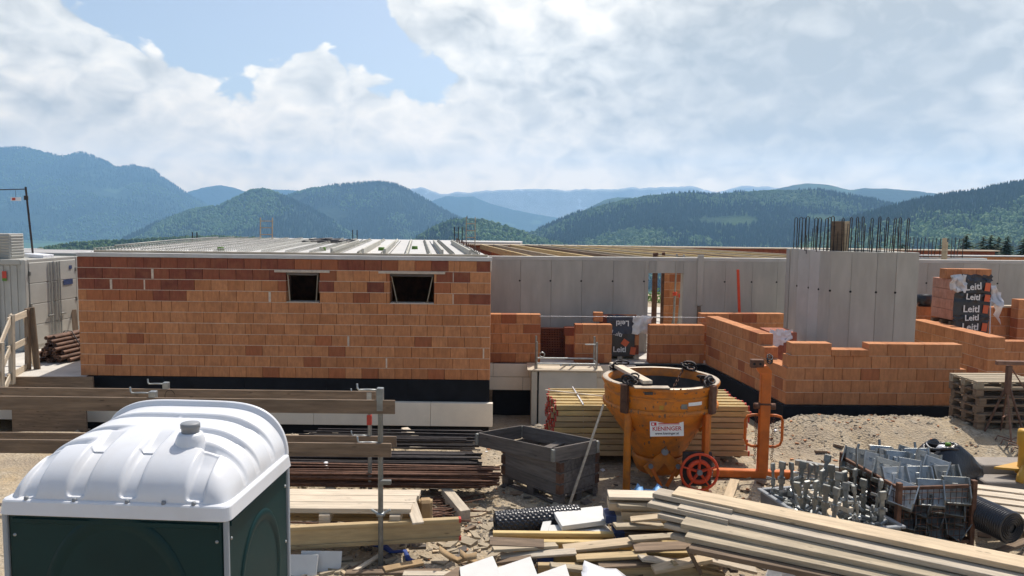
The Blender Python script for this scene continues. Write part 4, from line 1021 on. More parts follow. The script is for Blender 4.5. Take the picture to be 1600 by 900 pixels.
# far house below the terrace
def house():
    p = aty(78, 398, 70); t = thing('far_house', 'pale yellow building with a grey roof beyond the container', 'building', (p.x, 72, p.z-6.2))
    MB().box((0, 0, 3), (9, 6, 6), None, .02).build('wall', 'house_wall', t); MB().box((-.2, 0, 6.2), (10, 7, .5), None, .05).build('roof', 'house_roof', t)
    for k in range(3): MB().box((-3+3*k, -3.02, 4.4), (1.2, .08, 1.2)).build('window', 'film_black', t)
    MB().box((-7.5, 2, 3.2), (6, 5, 6.6), None, .02).build('annexe', 'house_roof', t)
house()

# ---------------------------------------------------------------- spruces and bush
def spruce(px, pytop, Y, hgt, label, seed):
    r = random.Random(seed); top = aty(px, pytop, Y); z0 = top.z-hgt
    t = thing('spruce_tree', label, 'tree', (top.x, Y, z0), r.uniform(0, 6), 'spruces beyond the far end of the concrete wall')
    MB().tube((0, 0, 0), (0, 0, hgt*.98), hgt*.02, 7, 0, .01).build('trunk', 'bark', t)
    mb = MB(); z = hgt*.12
    while z < hgt*.985:
        f = 1-z/hgt; L = hgt*.40*f**.8+.15; n = max(5, int(8+6*f))
        for k in range(n):
            a = r.uniform(0, 2*PI); l = L*r.uniform(.7, 1.12); dz = -l*r.uniform(.12, .45)
            c, s = math.cos(a), math.sin(a); zz = z+r.uniform(-.12, .12)
            P = []
            for q in range(4):
                u = q/3; w = (.16*l+.05)*(1-u*.85)*(1 if q else .3); rr = l*u; zq = zz+dz*u+.08*l*u*u
                P.append([(c*rr-s*w, s*rr+c*w, zq-w*.35), (c*rr, s*rr, zq+.05*l*(1-u)), (c*rr+s*w, s*rr-c*w, zq-w*.35)])
            mb.grid(P, 0, False)
            for q in range(3):
                u = r.uniform(.3, .95); a2 = a+r.uniform(-.5, .5); rr = l*u; ww = .12*l+.03
                e = Vector((c*rr, s*rr, zz+dz*u)); d = Vector((math.cos(a2), math.sin(a2), -.35))*ww*1.6; sd = Vector((-math.sin(a2), math.cos(a2), 0))*ww*.5
                mb.add([e-sd, e+sd, e+d], [(0, 1, 2)])
        z += max(.16, hgt*.034*(.35+f))
    mb.build('crown', 'leaf_dark', t)
for k, (px, py, Y, hg, lab) in enumerate(((1511, 363, 62, 9, 'tall dark spruce with a broad crown beside the tan boards'), (1537, 368, 66, 8.5, 'slim spruce standing between two broader ones'), (1549, 365, 64, 9, 'spruce with a double-looking tip in the middle of the row'),
        (1560, 367, 68, 9, 'spruce leaning close to the middle of the row'), (1575, 367, 66, 8.5, 'narrow pointed spruce near the end of the row'), (1600, 370, 60, 9, 'dark spruce cut by the picture edge'), (1478, 371, 66, 9, 'spruce half hidden behind the tan boards'), (1410, 378, 62, 8, 'spruce tip showing between the rebar loops'), (1374, 384, 64, 8, 'low spruce tip showing just above the shaft'))):
    spruce(px, py, Y, hg, lab, k)
def bush():
    p = aty(1031, 478, 38); r = random.Random(4); t = thing('bush', 'bright green bush seen through the doorway', 'bush', (p.x, 38, p.z-1.6))
    for k in range(5): MB().tube((0, 0, 0), (r.uniform(-.6, .6), r.uniform(-.5, .5), 1.4), .04, 5, 0, .01).build('stem', 'bark', t)
    mb = MB()
    for k in range(1500):
        d = Vector((r.gauss(0, .45), r.gauss(0, .4), 1.35+r.gauss(0, .4))); u = Vector((r.gauss(0, 1), r.gauss(0, 1), r.gauss(0, 1))).normalized(); v = u.orthogonal().normalized(); s = r.uniform(.05, .12)
        mb.add([d-u*s, d+v*s*.6, d+u*s, d-v*s*.6], [(0, 1, 2, 3)])
    mb.build('foliage', 'leaf_bright', t)
bush()

# ---------------------------------------------------------------- portable toilet
def toilet():
    t = thing('portable_toilet', 'portable toilet with white ribbed domed roof and dark green walls', 'toilet', (-2.267, 4.84, 0), math.radians(-3.2))
    W, D, ZR = 1.39, 1.07, 2.20
    bw, bd = W/2-.028, D/2-.028
    roof = ob('roof', None, t, (0, 0, ZR))
    def sm(x, a, b_): x = min(1, max(0, (x-a)/(b_-a))); return x*x*(3-2*x)
    NU, NV = 150, 120; P = []; hw, hd = W/2-.035, D/2-.032
    for j in range(NV+1):
        v = j/NV; row = []
        for i in range(NU+1):
            u = -1+2*i/NU
            # walls of the dome are steep: parameter lines crowd towards the edge
            uu = math.copysign(1-(1-abs(u))**1.6, u); vv = 1-(1-v)**1.0 if v > .5 else v
            vf = (v**1.7)*(.5**-.7) if v < .5 else v
            A = (1-abs(uu)**4.2)**.5 if abs(uu) < 1 else 0
            q = min(1, vf/.62); Fp = (1-(1-q)**2.6)**.5
            cc = max(0, 1-((1-A)**1.6+(1-Fp)**1.6)**.625)
            h = .30*cc + .03*cc*sm(vf, .3, 1)
            g = 0
            # arched grooves over the sides
            for vc, wd in ((.30, .030), (.50, .034), (.76, .040)):
                k = 1-sm(abs(vf-vc), wd*.75, wd*1.2); e = sm(abs(uu), .42 if vc < .4 else (.2 if vc < .7 else -.1), .62 if vc < .7 else .1)
                g += .046*k*e*sm(A, .05, .2)
            # channels up the sloping front
            for uc in (-.80, -.36, .12, .72):
                k = 1-sm(abs(uu-uc), .06, .092); e = 1-sm(vf, .30 if abs(uc) < .5 else .14, .50 if abs(uc) < .5 else .34)
                g += .046*k*e*sm(Fp, .05, .25)
            h = max(h-g*(.35+.65*A), 0)
            # the wall foot steps in a little where a groove meets the rim
            x = hw*uu*(1-.03*sm(h, .05, .3)); y = -hd+2*hd*vf+.35*g*(1 if vf < .25 else 0)
            row.append((x, y, .055+h))
        P.append(row)
    MB().grid(P).build('dome', 'toilet_white', roof)
    # raised arch at the back
    R1, R2 = [], []
    for i in range(61):
        u = -1+2*i/60; uu = math.copysign(1-(1-abs(u))**1.6, u); A = (1-abs(uu)**4.2)**.5 if abs(uu) < 1 else 0
        R1.append((uu*hw*.97, .05+.315*A)); R2.append((uu*(hw+.012), .055+.368*A))
    mb = MB()
    mb.grid([[(x, hd-.04, z-.01) for x, z in R1], [(x, hd-.012, z-.006) for x, z in R2]])
    mb.grid([[(x, hd-.012, z-.006) for x, z in R2], [(x, hd-.006, z) for x, z in R2], [(x, hd+.010, z) for x, z in R2], [(x, hd+.016, z-.006) for x, z in R2]])
    mb.grid([[(x, hd+.016, z-.006) for x, z in R2], [(x, hd+.018, .02) for x, z in R2]])
    mb.build('rear_arch', 'toilet_white', roof)
    # rim: drip edge with a sloped ledge all round
    def ring(dx_, dy_, z, n=6, r=.05):
        pts = []
        for cx, cy, a0 in ((1, -1, -PI/2), (1, 1, 0), (-1, 1, PI/2), (-1, -1, PI)):
            for k in range(n+1):
                a = a0+PI/2*k/n; pts.append((cx*(W/2+dx_-r)+math.cos(a)*r, cy*(D/2+dy_-r)+math.sin(a)*r, z))
        return pts
    rings = [ring(-.07, -.07, .062), ring(-.03, -.03, .058), ring(-.016, -.016, .053), ring(-.010, -.010, .045), ring(.0, .0, -.028), ring(-.006, -.006, -.033), ring(-.02, -.02, -.03), ring(-.02, -.02, .0)]
    mb = MB(); n = len(rings[0])
    vs = [q for r_ in rings for q in r_]
    mb.add(vs, [(a*n+k, a*n+(k+1) % n, (a+1)*n+(k+1) % n, (a+1)*n+k) for a in range(len(rings)-1) for k in range(n)], 0, False)
    mb.add(rings[0], [tuple(range(n))], 0)
    mb.build('rim', 'toilet_white', roof)
    for uc in (-.80, -.36, .12, .72, .45): MB().lathe([(0, .012), (.011, .012), (.013, 0), (.013, -.02)], 10, (uc*hw, -D/2+.028, .062)).build('bolt', 'vent_grey', roof)
    vx, vy, vz = .30, -.17, .055+.285
    MB().lathe([(.098, -.08), (.088, .0), (.076, .03), (.066, .045), (.0, .045)], 32, (vx, vy, vz)).build('vent_collar', 'toilet_white', roof)
    MB().lathe([(.052, .03), (.053, .072), (.058, .075), (.058, .10), (.053, .106), (0, .106)], 32, (vx, vy, vz)).build('vent_cap', 'vent_grey', roof)
    # walls
    zt = ZR-.01
    for nm, c, d, R in (('front_wall', (0, -bd, zt/2), 2*bw-.06, 0), ('rear_wall', (0, bd, zt/2), 2*bw-.06, PI), ('side_wall', (bw, 0, zt/2), 2*bd-.06, PI/2), ('side_wall', (-bw, 0, zt/2), 2*bd-.06, -PI/2)):
        pw = ob(nm, MB().box((0, .012, 0), (d, .02, zt), None, .004).mesh(nm, 'toilet_green'), t, c, R)
        NR = 40; rad = d*.36; ce = zt*.5-.62; P = []      # big raised disc moulded into the sheet
        for k, (rr, h) in enumerate(((1.0, 0), (.98, .006), (.95, .008), (.90, .007), (.86, .0), (.84, -.001))):
            P.append([(math.cos(a)*rad*rr, -h, ce+math.sin(a)*rad*rr*1.35) for a in np.linspace(0, 2*PI, NR)])
        MB().grid(P).build('moulded_ring', 'toilet_green', pw)
        MB().box((-d*.38, 0, ce-.35), (.03, .02, .5), Matrix.Rotation(.5, 3, 'Y'), .008).build('moulded_rib', 'toilet_green', pw)
        MB().box((0, -.0, zt/2-.06), (d-.04, .016, .03), None, .006).build('moulded_rib', 'toilet_green', pw)
        for s in (-1, 1):
            for z in (.15, .55, .95): MB().lathe([(0, .008), (.008, .006), (.011, 0)], 10, (s*(d/2-.03), 0, zt/2-z), 0, True, Matrix.Rotation(PI/2, 3, 'X')).build('rivet', 'galv', pw)
    for sx in (-1, 1):
        for sy in (-1, 1):
            MB().box((sx*(bw-.004), sy*(bd-.004), zt/2), (.030, .030, zt), None, .008).build('corner_post', 'post_grey', t)
    MB().box((0, 0, .06), (W-.02, D-.02, .12), None, .02).build('base', 'tray_grey', t)
toilet()

# ---------------------------------------------------------------- guard rails behind the toilet
def guard(label, xL, xR, Y, post_x, zr, hook, bl, m='wood_brown'):
    t = thing('guard_rail', label, 'railing', (post_x, Y, 0))
    for k, (z, xa, xb, dy) in enumerate(zr):
        beam('rail_board', (xa-post_x, dy, z), (xb-post_x, dy+.02, z), .03, bl, m, t)
    return t
Y1 = 8.44
t = guard('near plank guard rail on a tall galvanised post', 0, 0, Y1, -1.455, [(aty(610, 635, Y1).z, -6.2, aty(618, 635, Y1).x, -.05), (aty(600, 702, Y1).z, -6.2, aty(612, 702, Y1).x, -.05)], 1, .155)
def guard_post(t, x, z0, z1, collar=None):
    MB().tube((x, 0, z0), (x, 0, z1), .029, 10).build('post', 'galv_dull', t)
    MB().box((x, -.01, z1-.12), (.075, .075, .26), None, .006).build('post_sleeve', 'galv', t)
    for z in (z1-.02, z1-.62): MB().path([(x, -.0, z), (x-.14, -.0, z+.005), (x-.24, -.0, z), (x-.255, -.0, z+.02), (x-.26, -.0, z+.07)], .011, 6).build('board_hook', 'galv', t)
    if collar:
        MB().lathe([(.03, -.02), (.05, -.02), (.05, .02), (.03, .02)], 12, (x, 0, collar)).build('collar', 'galv', t)
        for s in (-1, 1): MB().tube((x+s*.03, 0, collar), (x+s*.11, 0, collar+.05), .016, 6).build('wing_nut', 'galv', t)
zt1 = aty(597, 607, Y1).z
guard_post(t, 0, gz(-1.455, Y1)-.1, zt1, aty(595, 803, Y1).z)
MB().box((.06, -.03, aty(610, 752, Y1).z), (.13, .05, .05), None, .006).build('bracket', 'galv_dull', t)
guard_post(t, aty(240, 620, Y1).x+1.455, 0, aty(240, 612, Y1).z)
Y2 = 10.56
t = guard('far plank guard rail on a shorter post behind the near one', 0, 0, Y2, -1.97, [(aty(590, 619, Y2).z, -7.8, aty(588, 619, Y2).x, -.05), (aty(600, 689, Y2).z, -7.8, aty(620, 689, Y2).x, -.05)], 1, .15)
guard_post(t, 0, gz(-1.97, Y2)-.05, aty(580, 613, Y2).z)
MB().box((0, -.03, aty(580, 655, Y2).z), (.065, .065, .14), None, .006).build('red_mark', 'red_paint', t)
guard_post(t, aty(260, 600, Y2).x+1.97, 0, aty(260, 598, Y2).z)
MB().path([(aty(268, 610, Y2).x+1.97+.07*math.cos(q), -.05, aty(268, 618, Y2).z+.09*math.sin(q)) for q in np.linspace(0, 5.5, 14)], .008, 5).build('cable_loop', 'dark_steel', t)

# ---------------------------------------------------------------- timber deck and beams in front of the rail
def deck():
    ys = (8.71, 8.93, 9.15); z = .555
    labs = ('front pale plank of the timber deck beside the toilet', 'middle pale plank of the timber deck beside the toilet', 'rear pale plank of the timber deck beside the toilet')
    for k, y in enumerate(ys):
        o = beam('deck_plank', (-3.6, y-.02*0, z), (-1.14+.02*k, y+.03, z), .21, .06, 'wood_pale'); tag(o, labs[k], 'plank', 'planks of the timber deck')
    def h_beam(p0, p1, lab, m='beam_olive', hgt=.26, tips=True):
        p0, p1 = Vector(p0), Vector(p1); t = thing('formwork_beam', lab, 'beam', (p0+p1)/2, R=frame(p1-p0)); L = (p1-p0).length
        for s in (-1, 1): ob('flange', boxmesh('flange', (L, .08, .045), .005, m), t, (0, 0, s*(hgt/2-.022)))
        ob('web', boxmesh('web', (L-.004, .034, hgt-.09), 0, m), t)
        if tips:
            for s in (-1, 1): MB().box((L/2-.012, 0, s*(hgt/2-.022)), (.03, .083, .048), None, .003).build('red_tip', 'red_paint', t)
        return t
    a, c = aty(440, 847, 8.3), aty(720, 838, 8.72)
    h_beam((-3.5, 8.22, .33), (c.x, 8.70, .335), 'long olive formwork beam with red tips under the timber deck')
    h_beam((-3.5, 9.22, .33), (aty(675, 810, 9.2).x, 9.25, .34), 'rear formwork beam carrying the timber deck, a brown strap over its end', tips=False)
    q = aty(668, 808, 9.2); o = MB().box((0, 0, 0), (.16, .16, .30), Matrix.Rotation(.15, 3, 'Z'), .03).build('brown_wrap', 'cardboard', None, (q.x-.03, 9.24, .335)); tag(o, 'crumpled brown paper wrapped over the end of the rear beam', 'paper')
    o = MB().path([aty(636, 800, 9.3), aty(642, 796, 9.25), aty(646, 800, 9.2), aty(640, 806, 9.2)], .022, 6).build('blue_strap', 'strap_blue'); tag(o, 'short blue strap end by the corner of the timber deck', 'strap')
    for k, (px, py) in enumerate(((506, 822), (616, 815))):
        p = aty(px, py, 8.6)
        for q in range(3 if k == 0 else 1):
            o = MB().box((0, 0, 0), (.125, .32, .035 if k == 0 else .12), Matrix.Rotation(.06, 3, 'Z'), .004).build('spacer_block', 'wood_pale', None, (p.x, 8.72-.03*q*0+.02, .505-.0365*q if k == 0 else .46)); tag(o, ('%s thin pale spacer in the threefold pile under the deck' % ('uppermost', 'middle', 'lowest')[q] if k == 0 else 'thick pale spacer block under the deck by the post'), 'block', 'thin spacers piled under the deck' if k == 0 else None)
    a, c = aty(640, 800, 8.75), aty(654, 834, 8.45); o = beam('short_board', Vector((a.x-.02, 8.95, .58)), Vector((c.x, 8.42, .50)), .13, .025, 'wood_pale'); tag(o, 'short pale board tilted off the corner of the timber deck', 'board')
    # sheets under the beams
    for k, (px, r) in enumerate(((470, .0), (505, .1))):
        p = aty(px, 890, 8.0); o = MB().box((0, 0, 0), (.45, .03, .5), Matrix.Rotation(-.5+r, 3, 'X') @ Matrix.Rotation(r, 3, 'Z'), .004).build('white_sheet', 'white_foam', None, (p.x-.1, 8.15+.1*k, -.03)); tag(o, ('white sheet leaning under the beam close to the toilet', 'white sheet leaning a little further from the toilet')[k], 'panel')
    o = MB().path([aty(580, 865, 8.9), aty(600, 862, 8.85), aty(612, 868, 8.7), aty(632, 864, 8.7), aty(640, 875, 8.5), aty(650, 884, 8.35)], .03, 6).build('ratchet_strap', 'strap_blue'); tag(o, 'crumpled blue ratchet strap lying on the gravel', 'strap')
    for i, v in enumerate(o.data.vertices): v.co.z = max(v.co.z, .02+.01*(i % 3)); v.co += Vector((random.uniform(-.02, .02), random.uniform(-.02, .02), random.uniform(0, .03)))
    for k, (x0, y0, x1, y1, w, m, lab) in enumerate(((545, 898, 592, 868, .05, 'wood_pale', 'thin pale lath on the gravel under the beam'), (540, 895, 690, 893, .10, 'wood_brown', 'brown board on the ground at the lower picture edge'), (600, 890, 660, 878, .12, 'cardboard', 'brown cardboard strip on the ground by the post'), (630, 897, 750, 898, .11, 'wood_grey', 'grey board lying in front of the cardboard'))):
        o = beam('scrap_board', atz(x0, y0, .04+.03*k), atz(x1, y1, .05+.03*k), w, .03, m); tag(o, lab, 'board')
    pts = [atz(686, 858, .35), atz(700, 868, .22), atz(715, 876, .12), atz(728, 872, .2), atz(745, 868, .28)]
    for k, (dx2, lab) in enumerate(((0, 'curled brown packing strap below the beam end'), (.22, 'second curled brown strap beyond the first'))):
        mb = MB(); P = [[p+Vector((dx2, .04*s+.1*k, -.08*k+.02*s)) for s in (-1, 1)] for p in pts]; o = mb.grid(P).build('packing_strap', 'cardboard'); tag(o, lab, 'strap'); o.modifiers.new('s', 'SOLIDIFY').thickness = .006
    return h_beam
h_beam = deck()

# ---------------------------------------------------------------- reinforcing steel
def bars(label, x0, x1, y, z, n, r, spread, hgt, m, seed, tilt=0., group=None):
    rr = random.Random(seed); t = thing('steel_bundle', label, 'steel bars', ((x0+x1)/2, y, z), tilt)
    L = x1-x0; _me = MB().tube((-L/2, 0, 0), (L/2, 0, 0), r, 6).mesh('steel_bar', m)
    for k in range(n):
        ob('steel_bar', _me, t, (rr.uniform(-.16, .16), rr.uniform(-1, 1)*spread, r+rr.random()**1.1*hgt), rr.uniform(-.012, .012)).rotation_euler.y = rr.uniform(-.01, .01)
    return t
xr = lambda px, Y: aty(px, 740, Y).x
bars('thick bundle of rusty reinforcing bars nearest the timber deck', -4.6, xr(768, 10.75), 10.75, .16, 70, .014, .26, .20, 'rust_steel', 1)
bars('bundle of dark steel bars behind the rusty ones', -4.7, xr(738, 11.35), 11.35, .17, 50, .016, .20, .20, 'dark_steel', 2)
bars('far bundle of thin dark bars near the trench edge', -3.4, xr(740, 12.6), 12.6, .14, 46, .012, .26, .22, 'dark_steel', 3)
bars('loose rusty bars lying flat near the deck corner', -3.0, xr(690, 9.85), 9.85, .02, 14, .012, .35, .03, 'rust_steel', 4, -.05)
bars('rusty bars in the shade behind the guard rail', -5.2, -2.2, 12.0, .15, 40, .014, .3, .2, 'rust_steel', 5)
for k, (x0, y0, x1, y1, w, m, lab) in enumerate(((697, 770, 727, 806, .14, 'wood_grey', 'grey squared timber under the ends of the rusty bars'), (632, 674, 652, 690, .13, 'wood_pale', 'pale squared timber at the trench edge'), (515, 766, 519, 790, .12, 'wood_new', 'tan squared timber under the bars behind the deck'), (483, 775, 485, 792, .12, 'wood_pale', 'pale squared timber under the bars nearest the toilet'))):
    z = .075; o = beam('squared_timber', atz(x0, y0, z+.02), atz(x1, y1, z), w, .15, m); tag(o, lab, 'timber')
o = beam('flat_board', atz(640, 698, .17), atz(742, 695, .17), .16, .03, 'wood_pale'); tag(o, 'pale flat board lying behind the far bundle of bars', 'board')
p = aty(515, 730, 11.1); o = MB().path([p+Vector((-.03, -.1, .1)), p+Vector((0, -.2, .02)), p+Vector((.04, -.24, -.12))], .035, 6).build('tag_strip', 'film_white'); tag(o, 'white plastic tag tied to the bars', 'tag')
o = ob('dark_gravel', stones('dark_gravel', 1500, (-2.6, .3), (9.2, 11.2), .015, .04, 'stone', 12)); o['kind'] = 'stuff'; o['label'] = 'loose gravel under and around the steel bars'
mb = MB(); r_ = random.Random(3)
for k in range(70):
    p = Vector((r_.uniform(-1.9, -.5), r_.uniform(9.6, 10.5), .03+.05*r_.random())); a = r_.uniform(-.5, .5); l = r_.uniform(.1, .35); d = Vector((math.cos(a), math.sin(a), r_.uniform(-.05, .1)))*l; mb.tube(p-d, p+d, .008, 4)
o = mb.build('steel_offcuts', 'rust_steel'); o['kind'] = 'stuff'; o['label'] = 'scattered rusty steel offcuts on the gravel'

def scraps(name, n, m, fx, fy, sz, label, seed):
    r = random.Random(seed); mb = MB()
    for k in range(n):
        x, y = r.uniform(*fx), r.uniform(*fy); l = r.uniform(*sz); z = float(gz(x, y))
        mb.box((x, y, z+.012), (l, l*r.uniform(.2, .7), l*r.uniform(.1, .3)), Matrix.Rotation(r.uniform(0, 6), 3, 'Z') @ Matrix.Rotation(r.uniform(-.4, .4), 3, 'X'))
    o = mb.build(name, m); o['kind'] = 'stuff'; o['label'] = label
scraps('brick_crumbs', 420, 'brick_side', (3, 10), (8.5, 14.6), (.015, .07), 'crumbs of broken brick trodden into the earth', 1)
scraps('brick_crumbs', 160, 'brick_side', (-3, 2.5), (8.3, 13.5), (.015, .05), 'crumbs of broken brick among the gravel', 2)
scraps('wood_chips', 260, 'wood_new', (-3, 4.5), (8.0, 12.5), (.03, .14), 'chips and splinters of wood on the gravel', 3)
scraps('wood_chips', 120, 'wood_brown', (-3, 7.5), (8.0, 13), (.03, .2), 'dark splinters of wood on the site ground', 4)
scraps('wood_chips', 240, 'wood_tan', (-2.2, 1.2), (8.1, 10.4), (.04, .24), 'splintered offcuts littering the gravel by the timber deck', 6)
scraps('wood_chips', 160, 'wood_dark', (-2.4, 3.2), (8.1, 11.6), (.03, .18), 'dark wet splinters between the steel bars and the crate', 7)
scraps('paper_scraps', 26, 'film_white', (-2, 8), (8.2, 14), (.03, .10), 'small scraps of pale plastic on the ground', 5)

# ---------------------------------------------------------------- pallet crate
def crate():
    P0, P1, P2 = Vector((.654, 10.306, 0)), Vector((-.156, 11.188, 0)), Vector((1.321, 10.883, 0))
    lx = (P1-P0).normalized(); c = (P1+P2)/2; rz = math.atan2(-lx.y, -lx.x)
    t = thing('wooden_crate', 'weathered dark wooden crate of pallet collars on a pallet', 'crate', (c.x, c.y, .0), rz)
    pallet_parts(t, 1.2, .8, 'wood_dark')
    def collar(tt, z, h, m='wood_dark'):
        for s in (-1, 1):
            ob('long_board', boxmesh('long_board', (1.2, .022, h-.006), .004, m), tt, (0, s*.389, z+h/2))
            ob('end_board', boxmesh('end_board', (.022, .755, h-.006), .004, m), tt, (s*.589, 0, z+h/2))
            for q in (-1, 1):
                hg = MB(); hg.box((s*.56, q*.403, z+h/2), (.07, .005, h-.03), None, .001); hg.box((s*.603, q*.36, z+h/2), (.005, .07, h-.03), None, .001); hg.tube((s*.604, q*.404, z+.02), (s*.604, q*.404, z+h-.02), .009, 6); hg.build('hinge', 'galv_dull' if z > .5 else 'rust_steel', tt)
    for k in range(3): collar(t, .148+.158*k, .158)
    N_, L_, R_ = Vector((.585, 10.30, 0)), Vector((-.47, 11.04, 0)), Vector((1.235, 10.74, 0)); Q_ = L_+R_-N_
    top = thing('pallet_collar', 'weathered pallet collar sitting askew on top of the crate, its end overhanging', 'crate frame', (N_.x, N_.y, .628))
    for nm, a0, a1 in (('long_board', N_, L_), ('long_board', Q_, R_), ('end_board', N_, R_), ('end_board', L_, Q_)):
        d = (a1-a0).normalized()*.012; beam(nm, a0-N_+d+Vector((0, 0, .10)), a1-N_-d+Vector((0, 0, .10)), .024, .20, 'wood_dark', top)
    for q in (N_, L_, R_, Q_):
        e = (q-(N_+Q_)/2).normalized()*.012; MB().box((q-N_)+e+Vector((0, 0, .10)), (.05, .05, .17), Matrix.Rotation(.65, 3, 'Z'), .006).build('hinge', 'galv_dull', top)
    a = atz(890, 788, .02); bb = Vector((1.33, 10.72, 1.0)); bb = aty(943, 632, 10.75)
    o = MB().tube(a, bb, .022, 7, 0, .016).build('wooden_stick', 'wood_grey'); tag(o, 'slim wooden stick leaning on the crate corner', 'stick')
    o = beam('dark_plank', (c.x-.1, c.y-.12, .62), (c.x+.25, c.y+.1, .70), .14, .03, 'wood_dark'); tag(o, 'dark plank lying inside the crate', 'plank')
crate()

# ---------------------------------------------------------------- stack of formwork beams behind the concrete bucket
def beam_stack():
    x0, x1, y0, rz = .70, 3.86, 12.2, math.radians(1.5)
    L = x1-x0; g = 'formwork beams of the stack behind the concrete bucket'
    root = None; hgt = .20
    fl = boxmesh('flange', (L, .036, .08), .005, 'beam_yellow'); wb = boxmesh('web', (L-.006, hgt-.07, .032), 0, 'beam_yellow')
    fo = boxmesh('flange', (L, .036, .08), .005, 'beam_olive'); wo = boxmesh('web', (L-.006, hgt-.07, .032), 0, 'beam_olive')
    tip = MB().box((0, 0, 0), (.03, .038, .083), None, .003).mesh('red_tip', 'red_paint'); tipb = MB().box((0, 0, 0), (.03, hgt-.07, .036), None, .002).mesh('end_grain', 'wood_brown')
    for r in range(9):
        for c in range(6):
            if 0 < r < 8 and 0 < c < 5 and False: continue
            y = y0+.1+c*.212; z = .15+.045+r*.0935; dx_ = random.uniform(-.05, .05)
            t = thing('formwork_beam', '%s formwork beam, %s layer of the tied stack, %s from its front' % ('yellow' if r > 6 else 'weathered', ('bottom', 'second lowest', 'third lowest', 'fourth lowest', 'middle', 'fourth highest', 'third highest', 'second highest', 'topmost')[r], ('first', 'second', 'third', 'fourth', 'fifth', 'sixth')[c]), 'beam', (x0+L/2+dx_+(y-y0)*-.06, y+random.uniform(-.006, .006), z), rz, g)
            yl = r > 6 or random.random() < .25  # yellow for the top two layers, mostly the duller beam colour below
            for s in (-1, 1): ob('flange', fl if yl else fo, t, (0, s*(hgt/2-.018), 0)); ob('red_tip', tip, t, (-L/2+.012, s*(hgt/2-.018), 0)); ob('red_tip', tip, t, (L/2-.012, s*(hgt/2-.018), 0))
            ob('web', wb if yl else wo, t); ob('end_grain', tipb, t, (-L/2+.008, 0, 0))
    for k, x in enumerate((x0+.4, x0+1.7, x1-.5)):
        o = MB().box((0, 0, 0), (.12, 1.3, .13), None, .006).build('squared_timber', 'wood_brown', None, (x, y0+.66, .075)); tag(o, ('squared timber under the beam stack at its red-tipped end', 'squared timber under the middle of the beam stack', 'squared timber under the far end of the beam stack')[k], 'timber')
    zt = .15+9*.0935+.01
    o = MB().path([(x0+.5, y0-.012, .1), (x0+.47, y0-.012, zt), (x0+.40, y0+1.28, zt), (x0+.40, y0+1.3, .1)], .012, 5).build('tie_band', 'film_white'); tag(o, 'pale band tied round the beam stack', 'band')
    o = beam('thin_lath', (x0-.1, y0+.9, zt+.02), (x0+1.2, y0+.3, zt+.02), .03, .02, 'wood_pale'); tag(o, 'thin lath lying across the top of the beam stack', 'lath')
beam_stack()

